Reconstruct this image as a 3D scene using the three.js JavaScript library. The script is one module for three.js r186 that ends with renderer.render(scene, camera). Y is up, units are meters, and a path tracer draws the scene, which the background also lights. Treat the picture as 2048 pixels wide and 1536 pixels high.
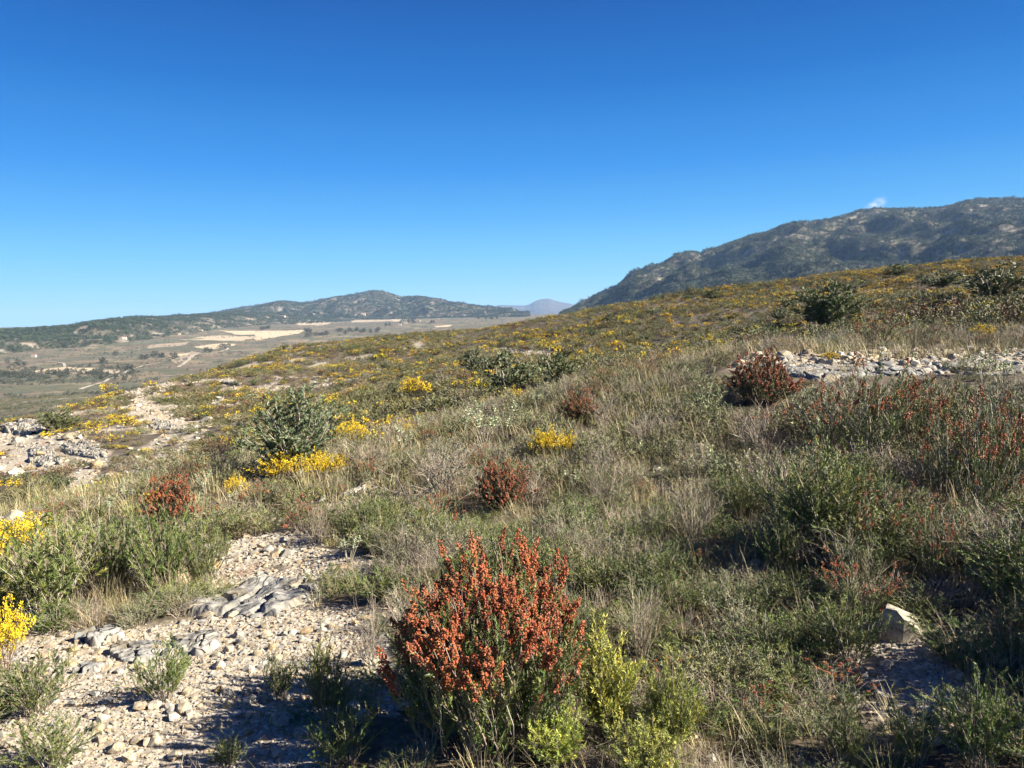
import * as THREE from 'three';
import { ConvexGeometry } from 'three/addons/geometries/ConvexGeometry.js';
import { mergeGeometries, mergeVertices } from 'three/addons/utils/BufferGeometryUtils.js';

// ---------------------------------------------------------------- camera, sky, sun, exposure
const EXPOSURE = 3.8;
const FOCAL = 1479, PW = 2048, PH = 1536, PITCH = 5.25 * Math.PI / 180, ROLL = -1.43 * Math.PI / 180, EYE = new THREE.Vector3(0, 1.65, 0);
const scene = new THREE.Scene();
const camera = new THREE.PerspectiveCamera(2 * Math.atan(PH / 2 / FOCAL) * 180 / Math.PI, PW / PH, 0.1, 60000);
camera.position.copy(EYE);
camera.rotation.set(-PITCH, 0, ROLL);
const renderer = new THREE.WebGLRenderer({ antialias: true });
renderer.toneMapping = THREE.LinearToneMapping;
renderer.toneMappingExposure = EXPOSURE;
renderer.shadowMap.enabled = true;

const SUN_DIR = new THREE.Vector3(0.84, 0.53, 0.20).normalize();
const sun = new THREE.DirectionalLight(new THREE.Color(1, 0.91, 0.77), 5);
sun.name = 'sun';
sun.position.copy(SUN_DIR).multiplyScalar(400);
sun.target.position.set(0, 0, -60);
sun.position.add(sun.target.position);
sun.castShadow = true;
Object.assign(sun.shadow.camera, { left: -200, right: 200, top: 200, bottom: -200, near: 1, far: 900 });
sun.shadow.mapSize.set(4096, 4096);
scene.add(sun, sun.target);

const lin = (v) => { v /= 255; return v <= 0.04045 ? v / 12.92 : Math.pow((v + 0.055) / 1.055, 2.4); };
const smooth = (a, b, x) => { const t = Math.min(1, Math.max(0, (x - a) / (b - a))); return t * t * (3 - 2 * t); };
const lerp = (a, b, t) => a + (b - a) * t;
const clamp = (x, a, b) => Math.min(b, Math.max(a, x));
function table(stops, x) {            // piecewise linear [x, y] or [x, [..]]
  if (x <= stops[0][0]) return stops[0][1];
  for (let i = 1; i < stops.length; i++) if (x <= stops[i][0]) {
    const [x0, y0] = stops[i - 1], [x1, y1] = stops[i], t = (x - x0) / (x1 - x0);
    return Array.isArray(y0) ? y0.map((v, k) => lerp(v, y1[k], t)) : lerp(y0, y1, t);
  }
  return stops[stops.length - 1][1];
}
function rng(seed) { let a = seed >>> 0; return () => { a = (a + 0x6D2B79F5) >>> 0; let t = a; t = Math.imul(t ^ (t >>> 15), t | 1); t ^= t + Math.imul(t ^ (t >>> 7), t | 61); return ((t ^ (t >>> 14)) >>> 0) / 4294967296; }; }
// value-gradient noise on a lattice, optional period so that textures tile
function hash2(x, y, s) { let h = Math.imul(x | 0, 374761393) ^ Math.imul(y | 0, 668265263) ^ Math.imul(s | 0, 1274126177); h = Math.imul(h ^ (h >>> 13), 1274126177); return ((h ^ (h >>> 16)) >>> 0) / 4294967296; }
function vnoise(x, y, s = 0, per = 0) {
  const ix = Math.floor(x), iy = Math.floor(y), fx = x - ix, fy = y - iy, u = fx * fx * fx * (fx * (fx * 6 - 15) + 10), v = fy * fy * fy * (fy * (fy * 6 - 15) + 10);
  const w = per ? (k) => ((k % per) + per) % per : (k) => k;
  const g = (cx, cy, dx, dy) => { const a = hash2(w(cx), w(cy), s) * 6.2831853; return Math.cos(a) * dx + Math.sin(a) * dy; };
  return lerp(lerp(g(ix, iy, fx, fy), g(ix + 1, iy, fx - 1, fy), u), lerp(g(ix, iy + 1, fx, fy - 1), g(ix + 1, iy + 1, fx - 1, fy - 1), u), v) * 1.5;
}
function fbm(x, y, oct, s = 0, per = 0) { let a = 1, t = 0, n = 0; for (let i = 0; i < oct; i++) { t += a * vnoise(x, y, s + i * 17, per); n += a; a *= 0.5; x *= 2; y *= 2; per *= 2; } return t / n; }
function ridged(x, y, oct, s = 0) { let a = 1, t = 0, n = 0; for (let i = 0; i < oct; i++) { t += a * (1 - Math.abs(vnoise(x, y, s + i * 31))); n += a; a *= 0.5; x *= 2.03; y *= 2.03; } return t / n; }

// direction of a picture position: horizontal bearing and slope (rise per metre)
function ray(px, py) {
  const u = (px - PW / 2) / FOCAL, v = -(py - PH / 2) / FOCAL, cr = Math.cos(ROLL), sr = Math.sin(ROLL), x = u * cr - v * sr, y = u * sr + v * cr, c = Math.cos(PITCH), s = Math.sin(PITCH);
  const wy = y * c - s, wz = -c - y * s, h = Math.hypot(x, wz);
  return { az: Math.atan2(x, -wz), dx: x / h, dz: wz / h, slope: wy / h };
}
function project(x, y, z) {
  const c = Math.cos(PITCH), s = Math.sin(PITCH), dy = y - EYE.y, cy = dy * c - z * s, cz = dy * s + z * c; // camera axes
  const cr = Math.cos(ROLL), sr = Math.sin(ROLL), qx = x * cr + cy * sr, qy = -x * sr + cy * cr;
  return cz >= -0.05 ? null : [PW / 2 + FOCAL * qx / -cz, PH / 2 - FOCAL * qy / -cz, -cz];
}
{ // clear winter sky: deep blue overhead, pale at the horizon, one wisp of cloud over the mountain
  const W = 4096, H = 2048, d = new Float32Array(W * H * 4), stops = [[0, [180, 228, 246]], [2.2, [152, 221, 250]], [4.6, [122, 206, 252]], [7.4, [88, 181, 251]], [11, [50, 152, 240]], [16.8, [10, 118, 210]], [22, [0, 94, 184]], [31, [0, 78, 166]], [45, [14, 70, 155]], [90, [10, 58, 140]]].map(([e, c]) => [e, c.map((v) => lin(v) / EXPOSURE)]);
  const cl = ray(1752, 408);
  for (let r = 0; r < H; r++) {
    const el = ((r + 0.5) / H - 0.5) * Math.PI, y = Math.sin(el), ch = Math.cos(el), base = table(stops, Math.max(0, el * 180 / Math.PI));
    for (let c = 0; c < W; c++) {
      const a = ((c + 0.5) / W - 0.5) * 2 * Math.PI, x = Math.cos(a) * ch, z = Math.sin(a) * ch, cs = x * SUN_DIR.x + y * SUN_DIR.y + z * SUN_DIR.z;
      const k = 1 - 0.10 * (cs * 0.5 + 0.5) + 0.03, glow = 0.5 * Math.pow(Math.max(0, cs), 60) + 0.05 * Math.pow(Math.max(0, cs), 8), o = (r * W + c) * 4;
      const px = (Math.atan2(x, -z) - cl.az) * 1000, py = (y / ch - cl.slope) * 1000;   // milliradians from the cloud
      let cloud = 0;
      if (Math.abs(px) < 40 && py > -12 && py < 20) cloud = smooth(0.12, 0.75, Math.exp(-((px * 0.085) ** 2) - (((py - px * 0.18) * 0.16) ** 2)) * (0.6 + 1.0 * fbm(px * 0.09 + 3, py * 0.2, 4, 5)));
      const lo = el < -0.07 ? Math.exp((el + 0.07) * 3) : 1;
      for (let i = 0; i < 3; i++) d[o + i] = lerp((base[i] * k + glow * [1, 0.95, 0.85][i]) * (0.35 + 0.65 * lo), [0.26, 0.28, 0.31][i], cloud * 0.75);
      d[o + 3] = 1;
    }
  }
  const t = new THREE.DataTexture(d, W, H, THREE.RGBAFormat, THREE.FloatType);
  t.mapping = THREE.EquirectangularReflectionMapping; t.magFilter = THREE.LinearFilter; t.minFilter = THREE.LinearFilter; t.needsUpdate = true;
  scene.background = t; scene.environment = t;
}
scene.fog = new THREE.FogExp2(new THREE.Color(0.36, 0.60, 1.0), 0.000036);

// ---------------------------------------------------------------- naming
const taken = new Map();
function numbered(name) { const n = taken.get(name) || 0; taken.set(name, n + 1); return n ? name + '_' + String(n).padStart(3, '0') : name; }
function tag(o, label, category, group, kind) { o.userData = { label, category }; if (group) o.userData.group = group; if (kind) o.userData.kind = kind; return o; }
function shade(o) { o.traverse((m) => { if (m.isMesh) { m.castShadow = true; m.receiveShadow = true; } }); return o; }
function mesh(name, geo, mat, parent) { const m = new THREE.Mesh(geo, mat); m.name = parent ? name : numbered(name); m.castShadow = m.receiveShadow = true; (parent || scene).add(m); return m; }
function group(name, pos, turn = 0, scl = 1) { const g = new THREE.Group(); g.name = numbered(name); g.position.copy(pos); g.rotation.y = turn; g.scale.setScalar(scl); scene.add(g); return g; }

// ---------------------------------------------------------------- triangle collector
class Soup {
  constructor() { this.p = []; this.c = []; }
  tri(ax, ay, az, bx, by, bz, cx, cy, cz, col) { this.p.push(ax, ay, az, bx, by, bz, cx, cy, cz); const c = this.c, [r, g, b] = col; c.push(r, g, b, r, g, b, r, g, b); }
  get empty() { return !this.p.length; }
  geo() {
    const g = new THREE.BufferGeometry();
    g.setAttribute('position', new THREE.Float32BufferAttribute(this.p, 3));
    g.setAttribute('color', new THREE.Float32BufferAttribute(this.c, 3));
    g.computeVertexNormals();
    return g;
  }
  // flat leaf: base, widest at a point wt along, tip; folded along its rib
  leaf(x, y, z, dx, dy, dz, sx, sy, sz, len, wid, col, wt = 0.45, fold = 0.25) {
    const nx = dy * sz - dz * sy, ny = dz * sx - dx * sz, nz = dx * sy - dy * sx, h = wid / 2, f = h * fold;
    const mx = x + dx * len * wt, my = y + dy * len * wt, mz = z + dz * len * wt, tx = x + dx * len, ty = y + dy * len, tz = z + dz * len;
    const lx = mx + sx * h + nx * f, ly = my + sy * h + ny * f, lz = mz + sz * h + nz * f, rx = mx - sx * h + nx * f, ry = my - sy * h + ny * f, rz = mz - sz * h + nz * f;
    this.tri(x, y, z, lx, ly, lz, tx, ty, tz, col); this.tri(x, y, z, tx, ty, tz, rx, ry, rz, col);
  }
  needle(x, y, z, dx, dy, dz, sx, sy, sz, len, wid, col) {
    const h = wid / 2; this.tri(x - sx * h, y - sy * h, z - sz * h, x + sx * h, y + sy * h, z + sz * h, x + dx * len, y + dy * len, z + dz * len, col);
  }
  // tapered three-sided stick through points [[x,y,z,r],...]
  stick(pts, col, sides = 3) {
    let prev = null;
    for (let i = 0; i < pts.length; i++) {
      const a = pts[Math.max(0, i - 1)], b = pts[Math.min(pts.length - 1, i + 1)];
      let dx = b[0] - a[0], dy = b[1] - a[1], dz = b[2] - a[2]; const l = Math.hypot(dx, dy, dz) || 1; dx /= l; dy /= l; dz /= l;
      let ux = -dz, uy = 0, uz = dx; const m = Math.hypot(ux, uz); if (m < 1e-3) { ux = 1; uz = 0; } else { ux /= m; uz /= m; }
      const vx = dy * uz - dz * uy, vy = dz * ux - dx * uz, vz = dx * uy - dy * ux, ring = [];
      for (let k = 0; k < sides; k++) { const t = k / sides * 6.2831853, c = Math.cos(t) * pts[i][3], s = Math.sin(t) * pts[i][3]; ring.push([pts[i][0] + ux * c + vx * s, pts[i][1] + uy * c + vy * s, pts[i][2] + uz * c + vz * s]); }
      if (prev) for (let k = 0; k < sides; k++) { const k2 = (k + 1) % sides, A = prev[k], B = prev[k2], C = ring[k2], D = ring[k]; this.tri(...A, ...B, ...C, col); this.tri(...A, ...C, ...D, col); }
      prev = ring;
    }
  }
  // small angular bud or bell, eight faces
  bud(x, y, z, r, col, dx = 0, dy = 1, dz = 0, stretch = 1.3) {
    const ux = Math.abs(dy) > 0.9 ? 1 : 0, uy = Math.abs(dy) > 0.9 ? 0 : 1;
    let ax = dy * 0 - dz * uy, ay = dz * ux - dx * 0, az = dx * uy - dy * ux; const m = Math.hypot(ax, ay, az) || 1; ax *= r / m; ay *= r / m; az *= r / m;
    const bx = (dy * az - dz * ay), by = (dz * ax - dx * az), bz = (dx * ay - dy * ax);
    const T = [x + dx * r * stretch, y + dy * r * stretch, z + dz * r * stretch], B = [x - dx * r * stretch, y - dy * r * stretch, z - dz * r * stretch];
    const Q = [[x + ax, y + ay, z + az], [x + bx, y + by, z + bz], [x - ax, y - ay, z - az], [x - bx, y - by, z - bz]];
    for (let k = 0; k < 4; k++) { this.tri(...Q[k], ...Q[(k + 1) % 4], ...T, col); this.tri(...Q[(k + 1) % 4], ...Q[k], ...B, col); }
  }
}
const vary = (R, c, a = 0.25) => { const k = 1 + (R() - 0.5) * 2 * a, w = (R() - 0.5) * a * 0.6; return [c[0] * k * (1 + w), c[1] * k, c[2] * k * (1 - w)]; };
const pick = (R, list) => list[Math.floor(R() * list.length) % list.length];
// ---------------------------------------------------------------- shape of the land
// ground heights read off the photograph: [picture x, picture y, metres ahead]
const SEEN = [[100, 1490, 2.9], [650, 1135, 5.8], [100, 1150, 6.3], [40, 1110, 8], [420, 1040, 9], [100, 930, 30], [30, 860, 42], [240, 775, 75], [0, 832, 52], [330, 860, 36], [600, 945, 15], [120, 1010, 9.6], [330, 975, 10.8], [450, 935, 13], [0, 1042, 21], [200, 960, 25], [450, 870, 30], [720, 1000, 9], [600, 690, 140], [420, 722, 112], [820, 655, 160], [1000, 722, 45], [900, 850, 18], [1010, 650, 140], [1150, 607, 130], [1300, 585, 122], [1500, 556, 110], [1780, 530, 102], [2048, 512, 95], [1640, 652, 35], [1820, 622, 45], [1525, 800, 11], [1480, 705, 15.5], [1480, 745, 12.5], [2048, 690, 14], [2048, 750, 10.5], [1760, 700, 15], [1760, 752, 11.5], [1250, 750, 22], [1300, 690, 42], [700, 760, 58], [500, 800, 50], [1100, 650, 85], [1500, 600, 70], [800, 700, 88], [1850, 565, 75]];
const CTRL = SEEN.map(([px, py, d]) => { const r = ray(px, py), k = d / -r.dz; return [r.dx * k, -d, EYE.y + r.slope * k - table([[8, 0], [20, 0.2], [45, 0.6], [90, 1.35], [160, 2.1]], d)]; });
CTRL.push([0, 0, 0], [1.9, -3.7, 0.0], [3.6, -5.9, 0.08], [0, -2.5, 0.0], [-2, -3, -0.12], [-5, 0, -0.6], [4, 0, 0.25], [0, 6, 0.25], [20, 0, 1.3], [40, -20, 3.6], [-20, 0, -3.2], [-40, -12, -9], [-66, -62, -18], [-66, -32, -18], [-95, -110, -32], [-75, -160, -28], [0, -250, -24], [60, -190, 4], [150, -120, 14], [120, -60, 10], [110, -220, 4], [-40, 40, -8], [30, 50, 3], [-64, -95, -15], [-72, -135, -18]);
function spline(pts) {                 // thin plate spline through scattered heights
  const n = pts.length, N = n + 3, A = Array.from({ length: N }, () => new Float64Array(N + 1)), U = (d2) => d2 < 1e-9 ? 0 : 0.5 * d2 * Math.log(d2);
  for (let i = 0; i < n; i++) { for (let j = 0; j < n; j++) A[i][j] = U((pts[i][0] - pts[j][0]) ** 2 + (pts[i][1] - pts[j][1]) ** 2) + (i === j ? 0.4 : 0); A[i][n] = A[n][i] = 1; A[i][n + 1] = A[n + 1][i] = pts[i][0]; A[i][n + 2] = A[n + 2][i] = pts[i][1]; A[i][N] = pts[i][2]; }
  for (let c = 0; c < N; c++) {
    let p = c; for (let r = c + 1; r < N; r++) if (Math.abs(A[r][c]) > Math.abs(A[p][c])) p = r;
    [A[c], A[p]] = [A[p], A[c]];
    for (let r = 0; r < N; r++) if (r !== c) { const f = A[r][c] / A[c][c]; if (f) for (let k = c; k <= N; k++) A[r][k] -= f * A[c][k]; }
  }
  const w = A.map((row, i) => row[N] / row[i]);
  return (x, z) => { let s = w[n] + w[n + 1] * x + w[n + 2] * z; for (let i = 0; i < n; i++) s += w[i] * U((x - pts[i][0]) ** 2 + (z - pts[i][1]) ** 2); return s; };
}
const hillSpline = spline(CTRL);
const VALLEY = [[0, -10], [200, -34], [400, -52], [700, -65], [1000, -71], [1500, -70], [2000, -62], [2500, -46], [3000, -28], [3600, -13], [4500, -2], [5500, 8], [8000, 10], [12000, -120], [24000, -400]];
const valleyHeight = (x, z) => { const r = Math.hypot(x, z); return table(VALLEY, r) + 5 * fbm(x / 420, z / 420, 3, 91) * smooth(250, 500, r) + 2 * vnoise(x / 90, z / 90, 77) * smooth(250, 400, r); };
function land(x, z) {
  const r = Math.hypot(x, z), k = smooth(190, 360, r);
  if (k >= 1) return valleyHeight(x, z);
  const far = smooth(25, 80, r);
  let h = hillSpline(x, z) + vnoise(x / 7, z / 7, 3) * 0.22 * smooth(2, 14, r) + vnoise(x / 1.9, z / 1.9, 4) * 0.07 + vnoise(x / 0.6, z / 0.6, 6) * 0.022 + vnoise(x / 24, z / 24, 5) * 0.7 * far;
  return k > 0 ? lerp(h, valleyHeight(x, z), k) : h;
}
// the ground point that a picture position shows
function groundAt(px, py, from = 1) {
  const d = ray(px, py); let r = from, last = from;
  for (; r < 9000; r *= 1.012) { if (EYE.y + d.slope * r < land(d.dx * r, d.dz * r)) break; last = r; }
  for (let i = 0; i < 24; i++) { const m = (last + r) / 2; if (EYE.y + d.slope * m < land(d.dx * m, d.dz * m)) r = m; else last = m; }
  return new THREE.Vector3(d.dx * r, land(d.dx * r, d.dz * r), d.dz * r);
}
const farness = (p) => Math.hypot(p.x, p.z);

// bare limestone and gravel: strokes [x0, y0, x1, y1, half width] in the picture, laid out on the ground in metres
const BARE = [[40, 1350, 300, 1420, 110], [150, 1530, 500, 1480, 190], [280, 1530, 470, 1390, 266], [470, 1390, 560, 1260, 168], [420, 1300, 620, 1160, 133], [230, 1300, 420, 1300, 168], [70, 1290, 220, 1300, 84], [470, 1160, 520, 1085, 87], [560, 1100, 650, 1130, 70], [650, 1040, 745, 975, 31], [560, 1040, 650, 1015, 20], [120, 1420, 300, 1500, 154],
  [200, 915, 150, 960, 22], [150, 960, 60, 1000, 24], [395, 865, 350, 905, 16], [350, 905, 300, 930, 13], [243, 762, 285, 812, 18], [285, 812, 345, 862, 32], [312, 764, 332, 782, 15], [345, 862, 400, 858, 27], [340, 872, 300, 900, 24], [45, 845, 60, 885, 29], [60, 885, 110, 935, 32], [130, 880, 200, 915, 27], [95, 945, 150, 930, 35], [20, 1015, 110, 975, 40], [0, 960, 40, 930, 29], [425, 815, 440, 800, 15], [330, 905, 305, 922, 13], [85, 822, 115, 826, 13], [455, 765, 470, 770, 12], [0, 1040, 60, 1035, 32], [0, 870, 20, 900, 27],
  [990, 702, 1060, 708, 24], [1060, 708, 1120, 714, 24], [640, 762, 660, 760, 16], [540, 770, 560, 776, 18],
  [1520, 730, 1640, 728, 60], [1640, 728, 1800, 724, 80], [1800, 724, 2080, 716, 90],
  [1760, 1290, 1830, 1400, 85], [1340, 1225, 1380, 1235, 14], [1230, 1220, 1260, 1240, 18], [1320, 940, 1400, 905, 12], [1640, 545, 1720, 545, 3], [730, 1290, 780, 1420, 40]].map(([x0, y0, x1, y1, w]) => { const a = groundAt(x0, y0), b = groundAt(x1, y1); return { ax: a.x, az: a.z, bx: b.x, bz: b.z, ra: w * farness(a) / FOCAL, rb: w * farness(b) / FOCAL }; });
function bare(x, z) {                   // 1 on open stone, 0 in the scrub
  const r = Math.hypot(x, z), wob = (0.5 + 0.35 * smooth(12, 30, r)) * vnoise(x * 0.9, z * 0.9, 21) + 0.28 * vnoise(x * 2.6, z * 2.6, 22); let m = 0;
  for (const s of BARE) {
    const ex = s.bx - s.ax, ez = s.bz - s.az, t = clamp(((x - s.ax) * ex + (z - s.az) * ez) / (ex * ex + ez * ez + 1e-6), 0, 1), R = lerp(s.ra, s.rb, t), d = Math.hypot(x - s.ax - ex * t, z - s.az - ez * t) / R;
    if (d < 2.2) m = Math.max(m, smooth(1.25, 0.75, d + wob * 0.9));
  }
  if (r > 14) m = Math.max(m, 0.9 * smooth(0.36, 0.52, fbm(x / 5.5, z / 4, 3, 33) + 0.3 * smooth(-2, -22, x) - 0.1 * smooth(0, 10, x) - 0.06 * smooth(60, 130, r)));
  return m;
}

// ---------------------------------------------------------------- procedural textures
function texture(n, fn, srgb = true) {
  const d = new Uint8Array(n * n * 4);
  for (let y = 0; y < n; y++) for (let x = 0; x < n; x++) { const c = fn(x / n, y / n), o = (y * n + x) * 4; for (let i = 0; i < 3; i++) d[o + i] = clamp(Math.round((Array.isArray(c) ? c[i] : c) * 255), 0, 255); d[o + 3] = 255; }
  const t = new THREE.DataTexture(d, n, n, THREE.RGBAFormat);
  t.wrapS = t.wrapT = THREE.RepeatWrapping; t.magFilter = THREE.LinearFilter; t.minFilter = THREE.LinearMipmapLinearFilter; t.generateMipmaps = true; t.colorSpace = srgb ? THREE.SRGBColorSpace : THREE.NoColorSpace; t.needsUpdate = true;
  return t;
}
// grit: tones multiply the vertex colour, so they stay near white
const gritMap = texture(768, (u, v) => { const a = fbm(u * 40, v * 40, 3, 1, 40), b = fbm(u * 9, v * 9, 3, 2, 9), k = 0.84 + a * 0.34 + b * 0.16; return [k, k * (0.985 + 0.05 * b), k * (0.96 + 0.1 * b)]; });
const gritBump = texture(768, (u, v) => 0.5 + 0.6 * fbm(u * 48, v * 48, 3, 7, 48), false);
const rockMap = texture(768, (u, v) => { const a = fbm(u * 5, v * 5, 5, 11, 5), b = fbm(u * 30, v * 30, 3, 12, 30), st = smooth(0.08, 0.4, fbm(u * 3, v * 3, 4, 13, 3)), lich = smooth(0.18, 0.3, fbm(u * 14, v * 14, 3, 14, 14)), k = 0.8 + 0.28 * a + 0.2 * b - 0.18 * lich; return [k * (1 + 0.05 * st), k * (1 - 0.02 * st), k * (0.98 - 0.14 * st)]; });
const rockBump = texture(768, (u, v) => { const w = fbm(u * 6, v * 6, 3, 16, 6) * 0.12; return 0.55 + 0.4 * fbm((u + w) * 12, (v + w) * 12, 5, 15, 12) - 0.5 * smooth(0.05, 0, Math.abs(vnoise((u + w) * 6, v * 6, 18, 6))); }, false);
const scale = (t, s) => { const c = t.clone(); c.repeat.set(s, s); c.needsUpdate = true; return c; };
const M = {
  ground: new THREE.MeshStandardMaterial({ name: 'stony_soil', vertexColors: true, roughness: 0.95, map: scale(gritMap, 0.55), bumpMap: scale(gritBump, 0.55), bumpScale: 0.008 }),
  valley: new THREE.MeshStandardMaterial({ name: 'valley_soil', vertexColors: true, roughness: 1, map: scale(gritMap, 0.004) }),
  slope: new THREE.MeshStandardMaterial({ name: 'mountain_slope', vertexColors: true, roughness: 1, map: scale(gritMap, 0.003) }),
  rock: new THREE.MeshStandardMaterial({ name: 'limestone', vertexColors: true, color: new THREE.Color().setScalar(0.82), roughness: 0.9, map: scale(rockMap, 0.7), bumpMap: scale(rockBump, 0.7), bumpScale: 0.05 }),
  stone: new THREE.MeshStandardMaterial({ name: 'loose_limestone', vertexColors: true, color: new THREE.Color().setScalar(0.72), roughness: 0.9, map: scale(rockMap, 0.6) }),
  leaf: new THREE.MeshStandardMaterial({ name: 'leaf', vertexColors: true, color: new THREE.Color().setScalar(0.74), roughness: 0.62, side: THREE.DoubleSide }),
  wood: new THREE.MeshStandardMaterial({ name: 'twig', vertexColors: true, color: new THREE.Color().setScalar(0.7), roughness: 0.85, side: THREE.DoubleSide }),
  bloom: new THREE.MeshStandardMaterial({ name: 'bloom', vertexColors: true, color: new THREE.Color().setScalar(0.74), roughness: 0.7, side: THREE.DoubleSide }),
};

// ---------------------------------------------------------------- the ground sheets
const LIME = [0.45, 0.405, 0.33], STAIN = [0.39, 0.305, 0.21], LITTER = [0.085, 0.066, 0.042], REDSOIL = [0.30, 0.14, 0.07], OLIVE = [0.10, 0.10, 0.05];
const mix3 = (a, b, t) => [lerp(a[0], b[0], t), lerp(a[1], b[1], t), lerp(a[2], b[2], t)];
function hillColor(x, z) {
  const b = bare(x, z), s = smooth(0.0, 0.45, fbm(x / 1.3, z / 1.3, 3, 41)), red = smooth(0.42, 0.6, fbm(x / 0.9, z / 0.9, 2, 43));
  let c = mix3(LITTER, [0.15, 0.118, 0.075], smooth(-0.3, 0.4, fbm(x / 0.8, z / 0.8, 3, 44)));
  c = mix3(c, mix3(mix3(LIME, STAIN, s * 0.75), REDSOIL, red * 0.7), b);
  const far = smooth(250, 420, Math.hypot(x, z));
  return far > 0 ? mix3(c, valleyColor(x, z), far) : c;
}
const PARCELS = [[0.14, 0.108, 0.06], [0.19, 0.15, 0.085], [0.10, 0.10, 0.045], [0.24, 0.19, 0.11], [0.12, 0.112, 0.055], [0.165, 0.12, 0.075], [0.085, 0.09, 0.04]];
const parcel = (x, z) => { const u = x * 0.83 + z * 0.56 + 22 * vnoise(x / 170, z / 170, 57), v = -x * 0.56 + z * 0.83 + 22 * vnoise(x / 170, z / 170, 58), row = Math.floor(v / 46), w = 70 + 60 * hash2(row, 3, 59), c = Math.floor(u / w); return { id: hash2(c, row, 60), edge: Math.min(Math.abs(u / w - Math.round(u / w)) * w, Math.abs(v / 46 - Math.round(v / 46)) * 46) }; };
function valleyColor(x, z) {
  const r = Math.hypot(x, z), n = fbm(x / 160, z / 160, 4, 51), n2 = fbm(x / 45, z / 70, 3, 52), p = parcel(x, z);
  let c = mix3(PARCELS[Math.floor(p.id * 6.99)], [0.13, 0.112, 0.075], smooth(-0.3, 0.5, n) * 0.5);
  c = mix3(c, [0.07, 0.078, 0.04], smooth(0.0, 0.3, n2) * 0.8);
  const near = smooth(1000, 650, r);
  if (near > 0) { c = mix3(c, [0.085, 0.075, 0.034], near * 0.85); c = mix3(c, [0.36, 0.32, 0.26], near * smooth(0.3, 0.42, fbm(x / 22, z / 10, 3, 54))); }
  return c;
}
function ringSheet(name, r0, r1, step, grow, colorOf, uvScale, mat) {
  const az = []; for (let a = -180; a < -46; a += 4) az.push(a); for (let a = -46; a < 46; a += 0.16) az.push(a); for (let a = 46; a <= 180.01; a += 4) az.push(Math.min(180, a)); az[az.length - 1] = 180;
  const rs = []; for (let r = r0; r < r1; r += Math.max(step, r * grow)) rs.push(r); rs.push(r1);
  const nA = az.length, nR = rs.length, pos = new Float32Array(nA * nR * 3), col = new Float32Array(nA * nR * 3), uv = new Float32Array(nA * nR * 2), idx = [];
  for (let i = 0; i < nR; i++) for (let j = 0; j < nA; j++) {
    const a = az[j] * Math.PI / 180, x = rs[i] * Math.sin(a), z = -rs[i] * Math.cos(a), k = i * nA + j, c = colorOf(x, z);
    pos.set([x, land(x, z), z], k * 3); col.set(c, k * 3); uv.set([x * uvScale, z * uvScale], k * 2);
    if (i && j) { const p = k, q = k - 1, s = k - nA, t = k - nA - 1; idx.push(t, s, p, t, p, q); }
  }
  const g = new THREE.BufferGeometry();
  g.setAttribute('position', new THREE.BufferAttribute(pos, 3)); g.setAttribute('color', new THREE.BufferAttribute(col, 3)); g.setAttribute('uv', new THREE.BufferAttribute(uv, 2)); g.setIndex(idx); g.computeVertexNormals();
  // make normals point up
  const n = g.attributes.normal; let up = 0; for (let i = 0; i < n.count; i += 97) up += n.getY(i);
  if (up < 0) { for (let i = 0; i < idx.length; i += 3) [idx[i + 1], idx[i + 2]] = [idx[i + 2], idx[i + 1]]; g.setIndex(idx); g.computeVertexNormals(); }
  const m = mesh(name, g, mat); return m;
}
tag(ringSheet('hillside_ground', 0.3, 430, 0.04, 0.022, hillColor, 1, M.ground), 'stony limestone hillside ground sloping down to the valley', 'ground', null, 'structure');
tag(ringSheet('valley_floor', 430, 24000, 8, 0.018, valleyColor, 1, M.valley), 'broad brown valley floor below the hills', 'valley', null, 'structure');

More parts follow.
